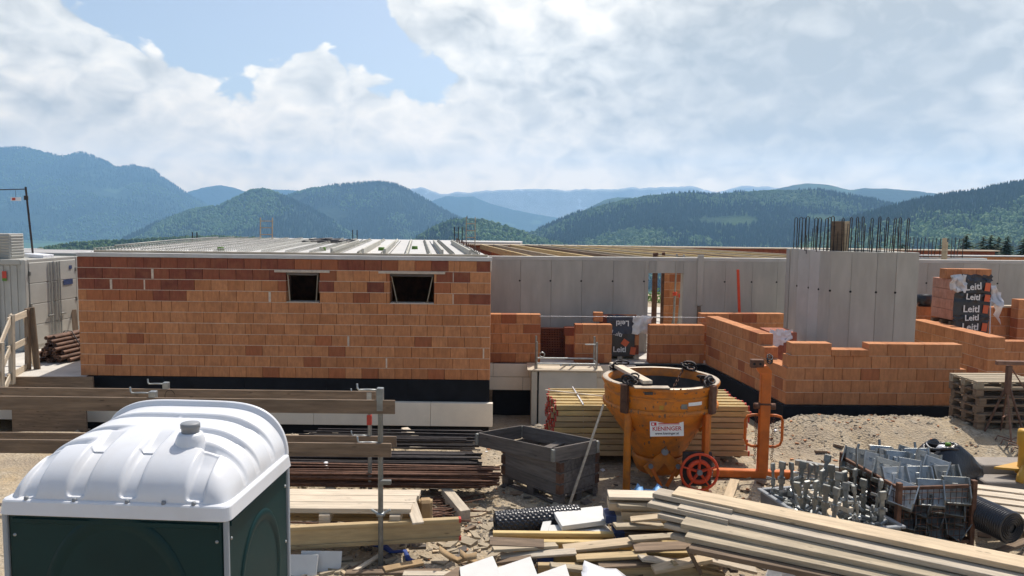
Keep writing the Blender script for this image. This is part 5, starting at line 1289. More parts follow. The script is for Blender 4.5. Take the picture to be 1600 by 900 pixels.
# ---------------------------------------------------------------- concrete bucket
def bucket():
    CX, CY = 2.27, 11.5
    t = thing('concrete_bucket', 'worn orange concrete bucket with red handwheel and chains', 'concrete bucket', (CX, CY, 0))
    MB().lathe([(.79, 1.44), (.80, 1.22), (.34, .42), (.36, .41), (.39, .48), (.50, .68), (.63, .88), (.745, 1.04), (.81, 1.13), (.835, 1.2), (.835, 1.46)], 72).build('hopper', 'orange_paint', t)
    MB().lathe([(.785, 1.46), (.78, 1.2), (.33, .46), (.0, .44)], 72).build('lining', 'bucket_inside', t)
    MB().lathe([(.785, 1.45), (.785, 1.58), (.80, 1.592), (.86, 1.592), (.878, 1.58), (.878, 1.545), (.862, 1.53), (.85, 1.49), (.838, 1.46)], 72).build('rim', 'orange_paint', t)
    MB().lathe([(.79, 1.593), (.80, 1.598), (.855, 1.598), (.872, 1.59)], 72).build('rim_edge', 'bare_rim', t)
    MB().lathe([(.835, 1.26), (.862, 1.255), (.866, 1.225), (.862, 1.195), (.82, 1.175)], 72).build('hoop', 'orange_paint', t)
    MB().lathe([(.836, 1.44), (.848, 1.435), (.848, 1.41), (.836, 1.405)], 72).build('hoop', 'orange_paint', t)
    for k, a in enumerate((225, 315, 45, 135)):
        a = math.radians(a); c, s = math.cos(a), math.sin(a); 
        lg = MB().box((c*.895, s*.895, 1.40), (.07, .12, .42), rotz(a), .012).build('lifting_bracket', 'rust_steel', t)
        # chain heap and shackle on the rim
        for q in range(5):
            e = Vector((c*(.84-.05*q*.6), s*(.84-.05*q*.6), 1.64+.035*(q % 3))) + Vector((random.uniform(-.08, .08), random.uniform(-.08, .08), 0)); B = Matrix.Rotation(random.uniform(0, 3), 3, 'Z') @ Matrix.Rotation(random.uniform(.3, 1.4), 3, 'X')
            MB().path([e+B @ Vector((.075*math.cos(w), .045*math.sin(w), 0)) for w in list(map(float, np.linspace(0, 2*PI, 11)))[:-1]], .016, 5, closed=True).build('chain_link', 'dark_steel', t)
        e = Vector((c*.80, s*.80, 1.66)); MB().path([e+Vector((s*.0+c*.02, 0, 0))+Vector((-s*.11*math.cos(w), c*.11*math.cos(w), .07*math.sin(w))) for w in list(map(float, np.linspace(0, 2*PI, 15)))[:-1]], .02, 6, closed=True).build('shackle', 'dark_steel', t)
    for a in (225, 318, 88):
        a = math.radians(a); c, s = math.cos(a), math.sin(a)
        MB().tube((c*.80, s*.80, 0), (c*.80, s*.80, 1.22), .055, 12).build('leg', 'orange_paint', t)
        MB().path([(c*.80, s*.80, .99), (c*.68, s*.68, .9)], .03, 6).build('leg_brace', 'orange_paint', t)
        MB().lathe([(0, .012), (.1, .012), (.1, 0), (0, 0)], 16, (c*.80, s*.80, .004)).build('foot', 'rust_steel', t)
    def chain(p0, p1, n, m='rust_steel'):
        p0, p1 = Vector(p0), Vector(p1); mb = MB(); B = frame(p1-p0); l = (p1-p0).length/n*.72
        for k in range(n):
            e = p0.lerp(p1, (k+.5)/n); rot = B @ Matrix.Rotation(PI/2*(k % 2), 3, 'X')
            mb.path([e+rot @ Vector((l*math.cos(w), l*.55*math.sin(w), 0)) for w in list(map(float, np.linspace(0, 2*PI, 9)))[:-1]], l*.2, 4, closed=True)
        return mb
    chain((.50, .62, 1.64), (.12, .1, 1.2), 16).build('chain', 'rust_steel', t)
    chain((.62, -.86, .62), (.60, -.80, .16), 14).build('chain', 'galv_dull', t)
    r = random.Random(5); mb = MB()
    for k in range(240):
        a = r.uniform(PI, 2*PI); z = r.choice((r.uniform(1.2, 1.58), r.uniform(.5, 1.15), r.gauss(1.2, .03), r.gauss(1.55, .02))); rr = .838 if z > 1.2 else .36+(z-.41)*.60
        rr = max(rr, .38)+(.03 if abs(z-1.22) < .03 or z > 1.53 else 0); sz = .005+.016*r.random()**2; e = Vector((math.cos(a)*rr, math.sin(a)*rr, z)); B = rotz(a)
        mb.add([e+B @ Vector((.004*(q == 6), sz*math.cos(q*PI/3)*r.uniform(.6, 1.2)*(q < 6), sz*r.uniform(.8, 2.2)*math.sin(q*PI/3)*(q < 6))) for q in range(7)], [(q, (q+1) % 6, 6) for q in range(6)])
    o = mb.build('mortar_crust', 'crust', t); o['kind'] = 'stuff'
    # beam across the mouth with its bracket
    bm = beam('cross_beam', (-.62, .72, 1.66), (-.32, -.72, 1.66), .14, .05, 'wood_pale', t)
    MB().box((-.28, -.80, 1.607), (.5, .16, .016), None, .004).build('rim_plate', 'bare_rim', t)
    MB().box((-.33, -.86, 1.53), (.12, .02, .04), None, .004).build('rim_slot', 'bucket_inside', t)
    # gate at the bottom: two jaws, levers, pivot
    for s in (-1, 1):
        q = [(0, .60), (s*.30, .34), (s*.18, .18), (s*.0, .40)]
        mb = MB(); mb.prism(q if s < 0 else q[::-1], -.46, -.42, 0, lambda x, y, z: (x, z, y)); mb.build('gate_jaw', 'orange_paint', t)
        beam('lever', (s*.20, -.48, .36), (s*.04, -.48, .06), .05, .03, 'orange_frame', t, (0, 1, 0))
        MB().tube((s*.20, -.50, .36), (s*.20, -.46, .36), .035, 10).build('pivot', 'vent_grey', t)
    MB().tube((0, -.50, .58), (0, -.40, .58), .05, 12).build('pivot', 'vent_grey', t)
    MB().lathe([(.37, .43), (.40, .42), (.40, .36), (.34, .2), (.30, .16), (0, .16)], 40).build('outlet', 'orange_paint', t)
    # bearing plate, shaft and handwheel
    wc = Vector((aty(1093, 738, 10.62).x-CX, 10.62-CY, aty(1093, 738, 10.62).z))
    wh = ob('handwheel', None, t, wc)
    ring = lambda R_, r: MB().path([(R_*math.cos(w), 0, R_*math.sin(w)) for w in list(map(float, np.linspace(0, 2*PI, 41)))[:-1]], r, 8, closed=True)
    ring(.262, .02).build('wheel_rim', 'wheel_red', wh)
    mb = MB(); mb.lathe([(.12, -.02), (.175, -.02), (.175, .02), (.12, .02), (.12, -.02)], 36, (0, .02, 0), 0, True, Matrix.Rotation(PI/2, 3, 'X')); mb.build('inner_ring', 'wheel_red', wh)
    for k in range(5):
        a = PI/2+k*2*PI/5; MB().tube((0, 0, 0), ((.262)*math.cos(a), 0, (.262)*math.sin(a)), .013, 6).build('spoke', 'wheel_red', wh)
        MB().box((.075*math.cos(a), .02, .075*math.sin(a)), (.1, .02, .04), Matrix.Rotation(-a, 3, 'Y'), .004).build('web_plate', 'wheel_red', wh)
    MB().tube((0, -.03, 0), (0, .06, 0), .04, 12).build('hub', 'vent_grey', wh)
    MB().tube(wc+Vector((0, .05, 0)), wc+Vector((-.1, .6, 0)), .025, 8).build('wheel_shaft', 'dark_steel', t)
    MB().box(wc+Vector((.0, .16, .0)), (.42, .05, .5), None, .03).build('gear_plate', 'dark_steel', t)
    MB().box(wc+Vector((.12, .2, .5)), (.06, .2, .6), None, .01).build('gear_bracket', 'orange_frame', t)
    # stickers, bent round the shell
    def sticker(name, a0, a1, z0, z1, r0, r1, m, parent=t):
        P = [[(math.sin(a)*(r0+(r1-r0)*k/4), -math.cos(a)*(r0+(r1-r0)*k/4), z0+(z1-z0)*k/4) for a in np.linspace(a0, a1, 14)] for k in range(5)]
        return MB().grid(P).build(name, m, parent)
    # flat name plate riveted to the sloping front
    zc = aty(1042, 670, 10.72).z; fx = aty(1042, 670, 10.72).x-CX
    pl = ob('name_plate', MB().box((0, 0, 0), (.48, .012, .215), None, .003).mesh('name_plate', 'sticker'), t, (fx, -.775, zc)); pl.rotation_euler = (-.10, -.03, 0)
    txt('lettering', 'KIENINGER', .082, 'sticker_red', pl, (.0, -.0065, .0), FRONT, .001)
    txt('lettering', 'www.kieninger.at', .048, 'tie_hole', pl, (.0, -.0065, -.066), FRONT, .001)
    MB().box((-.185, -.007, .07), (.075, .003, .045)).build('emblem', 'sticker_red', pl); MB().box((-.195, -.009, .07), (.03, .003, .025)).build('emblem', 'sticker', pl)
    MB().box((.03, -.007, .075), (.30, .003, .012)).build('small_print', 'sticker_red', pl); MB().box((.03, -.007, .055), (.30, .003, .006)).build('small_print', 'sticker_red', pl)
    for x in (-.3, .3): MB().box((fx+x*.66, -.69, zc), (.03, .16, .12), None, .004).build('plate_holder', 'orange_paint', t)
    sticker('sticker', .17, .28, 1.30, 1.37, .842, .842, 'galv_dull'); sticker('sticker', .30, .58, 1.34, 1.39, .842, .842, 'sticker'); sticker('sticker', .30, .56, 1.28, 1.33, .842, .842, 'orange_paint')
    sticker('sticker', -.20, -.13, 1.29, 1.35, .842, .842, 'yellow_paint')
bucket()
P = [[atz(978+46*j/8, 776, .02)+Vector((0, .5*i/6-.15, .10*math.sin(PI*i/6)*(.6+.5*math.sin(j*1.3))+.10*random.random()+.22*(1-i/6)*(j/8 < 1.1)*.4)) for j in range(9)] for i in range(7)]
o = MB().grid(P).build('blue_bag', 'blue_bag'); tag(o, 'light blue plastic bag at the foot of the orange bucket', 'bag'); o.modifiers.new('s', 'SOLIDIFY').thickness = .01; o.location = (0, -.75, .18)

def lifting_frame():
    X0, Y0 = 3.90, 11.6
    t = thing('lifting_frame', 'orange steel lifting frame with two looped handles', 'lifting frame', (X0, Y0, 0), math.radians(-4))
    MB().box((0, 0, .86), (.155, .12, 1.62), None, .012).build('mast', 'orange_frame', t)
    MB().box((0, -.003, 1.18), (.165, .13, .03), None, .004).build('sleeve_joint', 'rust_steel', t)
    MB().box((-.25, 0, .075), (1.55, .13, .12), None, .012).build('base_bar', 'orange_frame', t)
    for s in (-1, 1):
        mb = MB(); x = s*.08; mb.path([(x, 0, 1.0), (x+s*.10, 0, 1.0), (x+s*.17, 0, .98), (x+s*.20, 0, .92), (x+s*.20, 0, .62), (x+s*.17, 0, .54), (x+s*.10, 0, .51), (x, 0, .51)], .022, 8); mb.build('handle', 'orange_frame', t)
        mb = MB()
        for k in range(22): e = Vector((s*.13+random.uniform(-.012, .012), -.04, .98-.034*k)); mb.path([e+Vector((.014*math.cos(w), .01*math.sin(w)*(k % 2), .02*math.sin(w))) for w in list(map(float, np.linspace(0, 2*PI, 7)))[:-1]], .005, 4, closed=True)
        mb.build('chain', 'rust_steel', t)
        MB().lathe([(.02, -.05), (.05, -.05), (.05, .05), (.02, .05)], 10, (s*.11, 0, 1.14), 0, True, Matrix.Rotation(PI/2, 3, 'Y')).build('roller', 'rust_steel', t)
    MB().prism([(-.16, 1.74), (-.10, 1.64), (.075, 1.60), (.075, 1.70), (.0, 1.78)], -.05, .05, 0, lambda x, y, z: (x, z, y)).build('gusset', 'orange_frame', t)
    MB().box((-.14, 0, 1.80), (.20, .10, .13), None, .01).build('head_plate', 'rust_steel', t)
    for x in (-.19, -.10): MB().tube((x, -.055, 1.80), (x, -.04, 1.80), .02, 8).build('bolt_hole', 'tie_hole', t)
    mb = MB()
    for k in range(3): e = Vector((.05, 0, 1.84+.03*k)); mb.path([e+Vector((.04*math.cos(w), .02*math.sin(w)*k, .04*math.sin(w))) for w in list(map(float, np.linspace(0, 2*PI, 10)))[:-1]], .012, 5, closed=True)
    mb.build('lifting_chain', 'dark_steel', t)
lifting_frame()
o = beam('short_board', atz(1137, 779, .03), atz(1148, 750, .03), .14, .03, 'wood_new'); tag(o, 'short tan board on the gravel beside the red handwheel', 'board')
o = beam('short_board', atz(1196, 757, .03), atz(1186, 752, .03), .1, .03, 'wood_brown'); tag(o, 'small brown board end by the foot of the lifting frame', 'board')

# ---------------------------------------------------------------- tray with clamps, wire cage with brackets
def tray():
    zr = .42
    a, c = atz(1190, 766, zr), atz(1253, 807, zr); d = (c-a).normalized(); nrm = Vector((-d.y, d.x, 0)); Rr = atz(1407, 822, zr)
    Lt = (Rr-a).dot(d); Wt = (Rr-a).dot(nrm); 
    Lt = max(1.0, min(1.9, Lt)); Wt = max(.7, min(1.2, Wt))
    mid = a+d*Lt/2+nrm*Wt/2; rz = math.atan2(d.y, d.x)
    t = thing('plastic_tray', 'large grey plastic tray filled with formwork clamps', 'tray', (mid.x, mid.y, 0), rz)
    for s in (-1, 1):
        MB().box((0, s*Wt/2, zr/2+.02), (Lt, .03, zr-.05), None, .005).build('side', 'tray_grey', t); MB().box((s*Lt/2, 0, zr/2+.02), (.03, Wt-.032, zr-.05), None, .005).build('side', 'tray_grey', t)
        MB().box((0, s*(Wt/2+.01), zr), (Lt+.1, .06, .035), None, .008).build('rim', 'vent_grey', t); MB().box((s*(Lt/2+.02), 0, zr), (.06, Wt-.042, .035), None, .008).build('rim', 'vent_grey', t)
    MB().box((0, 0, .05), (Lt-.03, Wt-.03, .06)).build('bottom', 'tray_grey', t)
    MB().box((0, 0, zr-.14), (Lt-.05, Wt-.05, .03)).build('fill', 'galv_dull', t)
    # clamps: an upright flat bar with a slotted head, a wedge and a foot jaw
    def clamp_meshes():
        bar = MB(); bar.box((0, 0, .20), (.055, .022, .50), None, .004); bar.box((0, 0, .455), (.085, .04, .10), None, .006); bar.box((.0, 0, .26), (.085, .034, .09), None, .006); bar.box((.05, 0, .10), (.06, .03, .05), None, .005)
        jaw = MB(); jaw.box((.04, 0, .02), (.17, .05, .045), None, .006); jaw.box((.11, 0, .07), (.035, .05, .11), None, .006); jaw.box((-.03, .0, .12), (.10, .04, .04), Matrix.Rotation(.5, 3, 'Y'), .006)
        wed = MB(); wed.box((0, .03, .30), (.022, .12, .035), Matrix.Rotation(.15, 3, 'X'), .004)
        return bar.mesh('bar', 'galv_dull'), jaw.mesh('jaw', 'galv'), wed.mesh('wedge', 'galv')
    ms = clamp_meshes(); g = 'formwork clamps standing in the grey tray'
    k = 0
    for i in range(8):
        for j in range(3):
            if random.random() < .08: continue
            x = -Lt/2+.12+(Lt-.24)*i/7+random.uniform(-.05, .05); y = -Wt/2+.16+(Wt-.32)*j/2+random.uniform(-.05, .05)
            w = t_world(t, x, y); R = Matrix.Rotation(random.uniform(0, 6), 3, 'Z') @ Matrix.Rotation(random.gauss(0, .10), 3, 'X') @ Matrix.Rotation(random.gauss(0, .08), 3, 'Y')
            cl = thing('formwork_clamp', 'galvanised formwork clamp standing upright in the grey tray', 'clamp', (w.x, w.y, zr-.12+random.uniform(-.02, .10)), 0, g, R)
            for nm, me in zip(('bar', 'jaw', 'wedge'), ms): ob(nm, me, cl)
    mb = MB()
    for q in range(320):
        p = Vector((random.uniform(-.5, .5)*(Lt-.1), random.uniform(-.5, .5)*(Wt-.1), zr-.12+random.random()*.04)); mb.box(p, (random.uniform(.05, .16), .03, .02), Matrix.Rotation(random.uniform(0, 6), 3, 'Z') @ Matrix.Rotation(random.uniform(-.4, .4), 3, 'Y'), .003)
    o = mb.build('small_fittings', 'galv', None, (mid.x, mid.y, 0), rz); o['kind'] = 'stuff'; o['label'] = 'small galvanised fittings heaped on the tray bottom'
    for q, (x, y, lab) in enumerate(((-.02, .0, 'pale board lying among the clamps in the tray'), (.32, -.22, 'short tan board stuck slanting into the tray'))):
        w = t_world(t, x*Lt, y*Wt); dd = Vector((d.x, d.y, 0)).lerp(nrm, .1 if q == 0 else -.4).normalized()
        o = beam('board_piece', Vector((w.x, w.y, zr+.06))-dd*(.42 if q == 0 else .22), Vector((w.x, w.y, zr+(.10 if q == 0 else .02)))+dd*(.42 if q == 0 else .22), .09, .06, 'wood_pale' if q == 0 else 'wood_new'); tag(o, lab, 'board')
    # galvanised sections behind the tray
    for k, (x0, y0, x1, y1) in enumerate(((1243, 722, 1318, 735), (1248, 731, 1322, 744), (1236, 740, 1300, 752))):
        o = beam('steel_section', atz(x0, y0, .30-.09*k), atz(x1, y1, .30-.09*k), .09, .08, 'galv'); tag(o, ('galvanised steel section lying topmost behind the tray', 'galvanised steel section in the middle of the small pile behind the tray', 'galvanised steel section lowest behind the tray')[k], 'steel section')
def t_world(t, x, y):
    a = t.rotation_euler.z; c, s = math.cos(a), math.sin(a); return Vector((t.location.x+c*x-s*y, t.location.y+s*x+c*y, 0))
tray()
def cage():
    zt = .80
    A, B_, C_ = atz(1405, 762, zt), atz(1530, 768, zt), atz(1318, 712, zt)
    lx = Vector((B_.x-A.x, B_.y-A.y, 0)); W = lx.length; lx.normalize(); ly = Vector((-lx.y, lx.x, 0)); Dp = 1.22
    sh = (Vector((C_.x, C_.y, 0))-Vector((A.x, A.y, 0))).dot(lx)
    rz = math.atan2(Dp, sh)-PI/2   # turn the cage so that its side follows the photographed side
    t = thing('wire_cage', 'rust-brown wire cage heaped with steel brackets', 'cage', (A.x, A.y, 0), rz*.75+math.atan2(lx.y, lx.x)*.25)
    W = .98
    for x in (0, W):
        for y in (0, Dp): MB().box((x, y, zt/2+.03), (.06, .06, zt+.06), None, .005).build('post', 'rust_steel', t)
    for z in (.10, zt-.01):
        for y in (0, Dp): MB().box((W/2, y, z), (W-.06, .04, .04), None, .004).build('rail', 'rust_steel', t)
        for x in (0, W): MB().box((x, Dp/2, z), (.04, Dp-.06, .04), None, .004).build('rail', 'rust_steel', t)
    for nm, fx in (('front', lambda u, z: (u*W, 0, z)), ('back', lambda u, z: (u*W, Dp, z)), ('side', lambda u, z: (0, u*Dp, z)), ('side', lambda u, z: (W, u*Dp, z))):
        mb = MB()
        for k in range(1, 13): mb.tube(fx(k/13, .1), fx(k/13, zt), .0045, 4, cap=False)
        for k in range(1, 9): mb.tube(fx(.03, .1+k*.078), fx(.97, .1+k*.078), .0045, 4, cap=False)
        mb.build('wire_mesh', 'rust_steel', t)
    MB().box((W/2, Dp/2, .1), (W-.02, Dp-.02, .02)).build('bottom', 'rust_steel', t)
    # brackets: bent plates with a bolted flange
    br = MB(); br.box((0, 0, 0), (.21, .012, .30), None, .003)
    for q in (-1, 1):
        br.prism([(-.15, 0), (.15, 0), (.12, -.10), (-.09, -.10)], q*.105-.006, q*.105+.006, 0, lambda x, y, z: (z, y, x))
        br.tube((q*.05, -.012, .09), (q*.05, -.004, .09), .016, 8)
    br.box((0, -.045, -.15), (.20, .09, .012), None, .003); br.box((0, -.014, .03), (.05, .014, .09), None, .004)
    pinm = MB().tube((0, .03, -.20), (0, .03, .26), .018, 7).mesh('threaded_rod', 'galv_dull')
    flat = MB().box((0, 0, 0), (.05, .014, .34), None, .003).mesh('flat_bar', 'galv')
    brm = br.mesh('bracket_plate', 'galv'); brm2 = br.mesh('bracket_plate', 'galv_dull'); brm3 = br.mesh('bracket_plate', 'galv_shaded')
    g = 'steel brackets heaped in the wire cage'
    for lay in range(4):
        for i in range(4 if lay < 3 else 3):
            for j in range(6):
                if lay < 3 and 0 < i < 3 and 1 < j < 5: continue
                x = .15+(W-.30)*i/(3 if lay < 3 else 2)+random.uniform(-.04, .04); y = .13+(Dp-.24)*j/5+random.uniform(-.04, .04)
                z = .22+.155*lay+(.10*math.sin(PI*j/5)+.02*j if lay > 2 else 0)+random.uniform(-.02, .02)
                w = t_world(t, x, y); R = Matrix.Rotation(random.gauss(-.35, .16), 3, 'Z') @ Matrix.Rotation(random.gauss(-.62, .07), 3, 'X') @ Matrix.Rotation(random.gauss(.1, .14), 3, 'Y')
                bk = thing('steel_bracket', 'galvanised steel channel bracket in the heap inside the wire cage', 'bracket', (w.x, w.y, z), 0, g, R)
                pl_ = ob('bracket_plate', (random.choice((brm, brm2, brm2)) if lay == 3 else brm3), bk); pl_.scale = (1.3, 1.2, 1.15) if lay == 3 else (1, 1, 1)
                if lay == 3 and random.random() < .35: ob('threaded_rod', pinm, bk)
                if lay == 3 and random.random() < .15: ob('flat_bar', flat, bk, (.05, -.03, .12))
cage()
def bag():
    p = atz(1486, 752, .05); p = aty(1484, 735, 10.7)
    t = thing('black_bag', 'open black plastic sack slumped behind the wire cage', 'sack', (p.x, 10.75, 0.02)); r = random.Random(9)
    n = 36; prof = [(.30, 0), (.42, .10), (.46, .28), (.43, .48), (.34, .66), (.24, .76), (.19, .80), (.17, .76), (.20, .66)]
    P = []
    for q, (rr, z) in enumerate(prof):
        P.append([((rr*(1+.10*math.sin(3*a+q)+.05*math.sin(7*a+2*q)))*math.cos(a)*1.12-.18*z, (rr*(1+.08*math.sin(4*a+q*.7)))*math.sin(a)*.85-.28*max(0, z-.5), z*(1-.08*math.sin(a*2+.6))+.02*math.sin(5*a+q)) for a in np.linspace(0, 2*PI, n+1)])
    MB().grid(P).build('sack_body', 'film_black', t)
    MB().path([(.19*math.cos(a)*1.15-.15, .17*math.sin(a)-.10, .80+.02*math.sin(3*a)) for a in np.linspace(0, 2*PI, 22)[:-1]], .022, 6, closed=True).build('rolled_rim', 'film_black', t)
    MB().lathe([(0, .10), (.06, .09), (.09, .05), (.09, -.1), (0, -.1)], 16, (-.14, -.10, .72)).build('clear_bottle', 'film_white', t); MB().lathe([(0, .04), (.035, .04), (.04, 0), (0, 0)], 10, (-.10, -.14, .82)).build('green_lid', 'leaf_bright', t)
bag()

# ---------------------------------------------------------------- right edge: blocks, yellow support, roll, pallets, trestle
for k, (px, py, Y, w, d, z, h, lab) in enumerate(((1583, 748, 10.15, 1.1, .42, .30, .2, 'wide grey concrete block, lowest of the stepped pile'), (1577, 738, 10.5, 1.1, .35, .42, .14, 'grey concrete block in the middle of the stepped pile'), (1560, 722, 10.95, 1.0, .4, .52, .14, 'grey concrete block, top and rear of the stepped pile'))):
    x0 = aty((1524, 1527, 1522)[k], py, Y).x
    o = MB().box((0, 0, 0), (w, d, z), Matrix.Rotation(-.05+.03*k, 3, 'Z'), .015).build('concrete_block', 'block_grey', None, (x0+w/2, Y+d/2-.2, z/2+.005)); tag(o, lab, 'concrete block')
def support():
    p = aty(1610, 732, 10.4)
    t = thing('yellow_support', 'yellow steel support foot with a flat wedge plate on the blocks', 'support', (p.x, 10.55, .48))
    MB().lathe([(.0, .62), (.085, .62), (.095, .58), (.095, .40), (.07, .38), (.07, .10), (.10, .06), (.10, .0)], 20).build('column', 'yellow_paint', t)
    MB().prism([(-.36, .0), (.1, .22), (.4, .1), (.3, -.24)], .06, .09, 0, lambda x, y, z: (x-.05, y, z+.02*x)).build('wedge_plate', 'yellow_paint', t)
    MB().path([(-.05, -.12, .12), (-.16, -.2, .02), (-.2, -.24, -.06)], .05, 8).build('toe', 'yellow_paint', t)
    MB().tube((.0, -.05, .25), (-.02, -.3, .1), .03, 6).build('stay', 'rust_steel', t)
support()
def roll(label, p0, p1, r, m, rib):
    p0, p1 = Vector(p0), Vector(p1); L = (p1-p0).length; t = thing('membrane_roll', label, 'roll', p0, R=frame(p1-p0))
    ax = Matrix(((0, 0, 1), (1, 0, 0), (0, 1, 0)))
    mb = MB()
    if rib:   # studs in offset rows all round
        n, k = int(L/.035), 30
        P = []
        for i in range(2*n+1):
            P.append([(L*i/(2*n), (r+.008*(((i//2)+(j//2)) % 2 if True else 0))*math.cos(2*PI*j/(2*k)), (r+.008*(((i//2)+(j//2)) % 2))*math.sin(2*PI*j/(2*k))) for j in range(2*k+1)])
        mb.grid(P, 0, False)
    else:
        n = int(L/.03); P = [[(L*i/(2*n), (r+.009*(i % 2))*math.cos(a), (r+.009*(i % 2))*math.sin(a)) for a in np.linspace(0, 2*PI, 41)] for i in range(2*n+1)]; mb.grid(P, 0, False)
    mb.build('sheet', m, t)
    sp = []
    for x, nm in ((0, 'end_spiral'), (L, 'end_spiral')):
        P = [[(x, (rr)*math.cos(a), rr*math.sin(a)) for a in np.linspace(0, 2*PI, 33)] for rr in (r, r*.3)]; MB().grid(P).build('end', m, t)
        mb = MB(); mb.path([(x+(-.004 if x == 0 else .004), (r*.25+r*.7*q/60)*math.cos(q*.5), (r*.25+r*.7*q/60)*math.sin(q*.5)) for q in range(61)], .006, 4); mb.build(nm, m, t)
    mb = MB(); mb.tube((.02, 0, 0), (L-.02, 0, 0), r*.3, 12); mb.build('core', 'bucket_inside', t)
roll('black dimpled membrane roll lying on its side between crate and white sheets', aty(774, 819, 9.45), aty(905, 808, 9.65), .155, 'black_plastic', True)
a = aty(1562, 815, 8.95); roll('black ribbed roll lying end-on by the wire cage', (a.x+.02, 8.75, a.z), (a.x-.20, 9.5, a.z+.02), .185, 'black_plastic', False)
def pallet_thing(label, loc, rz, m, R=None, w=1.2, d=.8, group=None):
    t = thing('wooden_pallet', label, 'pallet', loc, rz, group, R); pallet_parts(t, w, d, m); return t
for k in range(6):
    pallet_thing(('lowest grey pallet of the stack by the red trestle', 'second pallet from the ground in the stack by the red trestle', 'third pallet from the ground in the stack by the red trestle', 'third pallet from the top in the stack by the red trestle', 'second pallet from the top in the stack by the red trestle', 'topmost pallet of the stack by the red trestle, its deck in the sun')[k],
                 (8.92+random.uniform(-.03, .03), 13.95+random.uniform(-.03, .03), .30+.1455*k), math.radians(4+random.uniform(-1.5, 1.5)), 'wood_brown' if k < 5 else 'wood_tan', group='pallets stacked by the red trestle')
p = aty(1590, 800, 9.2)
pallet_thing('pale pallet lying tilted beside the ribbed roll', (p.x+.32, 9.5, .28), 0, 'wood_pale', Matrix.Rotation(math.radians(-22), 3, 'Z') @ Matrix.Rotation(math.radians(10), 3, 'X'))
for k, (x0, y0, x1, y1) in enumerate(((1560, 862, 1605, 845), (1575, 878, 1612, 862))):
    o = beam('broken_board', atz(x0, y0, .06), atz(x1, y1, .2), .12, .03, 'wood_brown'); tag(o, ('brown broken board under the tilted pallet', 'brown broken board nearest the picture corner')[k], 'board')
def trestle():
    p = aty(1575, 600, 13.25); zb = float(gz(p.x, 13.25)); z1 = aty(1575, 567, 13.25).z-zb
    t = thing('steel_trestle', 'rusty red steel trestle standing before the pallet stack', 'trestle', (p.x, 13.25, zb))
    for q in (0, 1.5):
        for s in (-1, 1):
            MB().tube((q+s*.24, -.22*s, 0), (q, 0, z1-.35), .02, 6).build('leg', 'pipe_rust', t)
            MB().tube((q+.02+s*.08, .28*s, 0.02), (q, 0, z1-.5), .016, 6).build('leg', 'pipe_rust', t)
        MB().box((q, 0, z1-.3), (.08, .08, .5), None, .006).build('head_post', 'pipe_rust', t)
        MB().tube((q-.15, -.14, .4), (q+.15, .14, .4), .014, 5).build('tie', 'pipe_rust', t)
    MB().box((.62, 0, z1+.0), (1.7, .07, .07), None, .006).build('top_bar', 'pipe_rust', t)
    MB().tube((.05, 0, z1-.1), (.7, 0, .3), .012, 5).build('brace', 'pipe_rust', t); MB().tube((1.45, 0, z1-.1), (.8, 0, .3), .012, 5).build('brace', 'pipe_rust', t)
trestle()
mb = MB()
for k in range(5): p = atz(1555+9*k, 690+3*k, .2); p.z = float(gz(p.x, p.y))+.03; mb.path([p, p+Vector((.1, .1, .05)), p+Vector((.25, -.05, .02)), p+Vector((.4, .05, .03))], .012, 5)
o = mb.build('rusty_wire', 'pipe_rust'); tag(o, 'loose rusty wire on the earth below the trestle', 'wire')

# ---------------------------------------------------------------- foreground boards, beams and white sheets
def long_planks():
    labs = ('new tan plank on top of the long plank pile', 'grey weathered plank just below the tan top plank', 'grey-brown plank, third step of the long plank pile', 'brown plank, fourth step of the long plank pile', 'dark plank at the foot of the long plank pile')
    ends = [((1052, 768), (1640, 890), 'wood_new', .93), ((1061, 789), (1640, 913), 'wood_grey', .85), ((1066, 814), (1640, 934), 'wood_tan', .77), ((1072, 834), (1640, 952), 'wood_tan', .70), ((1078, 852), (1640, 966), 'wood_brown', .63)]
    g = 'long planks piled in steps in the foreground'
    for k, (a, c, m, z) in enumerate(ends):
        p, q = atz(*a, z), atz(*c, z); d = (q-p).normalized(); p2 = p+d*4.2
        n = Vector((-d.y, d.x, 0)); off = n*.06
        o = beam('plank', p+off, p2+off, .23, .055, m, None, Vector((0, 0, 1))+n*(-.10)); o.location.z -= .025; tag(o, labs[k], 'plank', g)
    # second tier of grey boards at the back left
    for k, (a, z) in enumerate((((1022, 768), .90), ((1014, 783), .83), ((1030, 800), .76), ((1040, 815), .68), ((1050, 832), .60))):
        p = atz(*a, z); d = Vector((2.76, -1.77, 0)).normalized(); n = Vector((-d.y, d.x, 0))
        o = beam('plank', p+n*.06, p+n*.06+d*.9, .22, .05, 'wood_grey'); o.location.z -= .03+.0*k; tag(o, ('uppermost grey plank of the rear tier with a chamfered end', 'second grey plank of the rear tier', 'third grey plank of the rear tier', 'fourth grey plank of the rear tier', 'lowest grey plank of the rear tier')[k], 'plank', 'grey planks of the rear tier')
    for k, (px, Y) in enumerate(((1230, 7.9), (1110, 8.5))):
        p = aty(px, 880, Y); o = MB().box((0, 0, 0), (.16, .7, .5), Matrix.Rotation(-.55, 3, 'Z'), .006).build('trestle_block', 'wood_brown', None, (p.x+.15, Y+.1, .25)); tag(o, ('timber block propping the long planks near the white sheet', 'timber block propping the left end of the long planks')[k], 'block')
    p = aty(1215, 892, 7.8); o = MB().box((0, 0, 0), (.5, .04, .5), Matrix.Rotation(-.6, 3, 'X') @ Matrix.Rotation(.5, 3, 'Y'), .004).build('white_sheet', 'film_white', None, (p.x, 7.55, .12)); tag(o, 'white sheet poking out below the long planks', 'sheet')
long_planks()
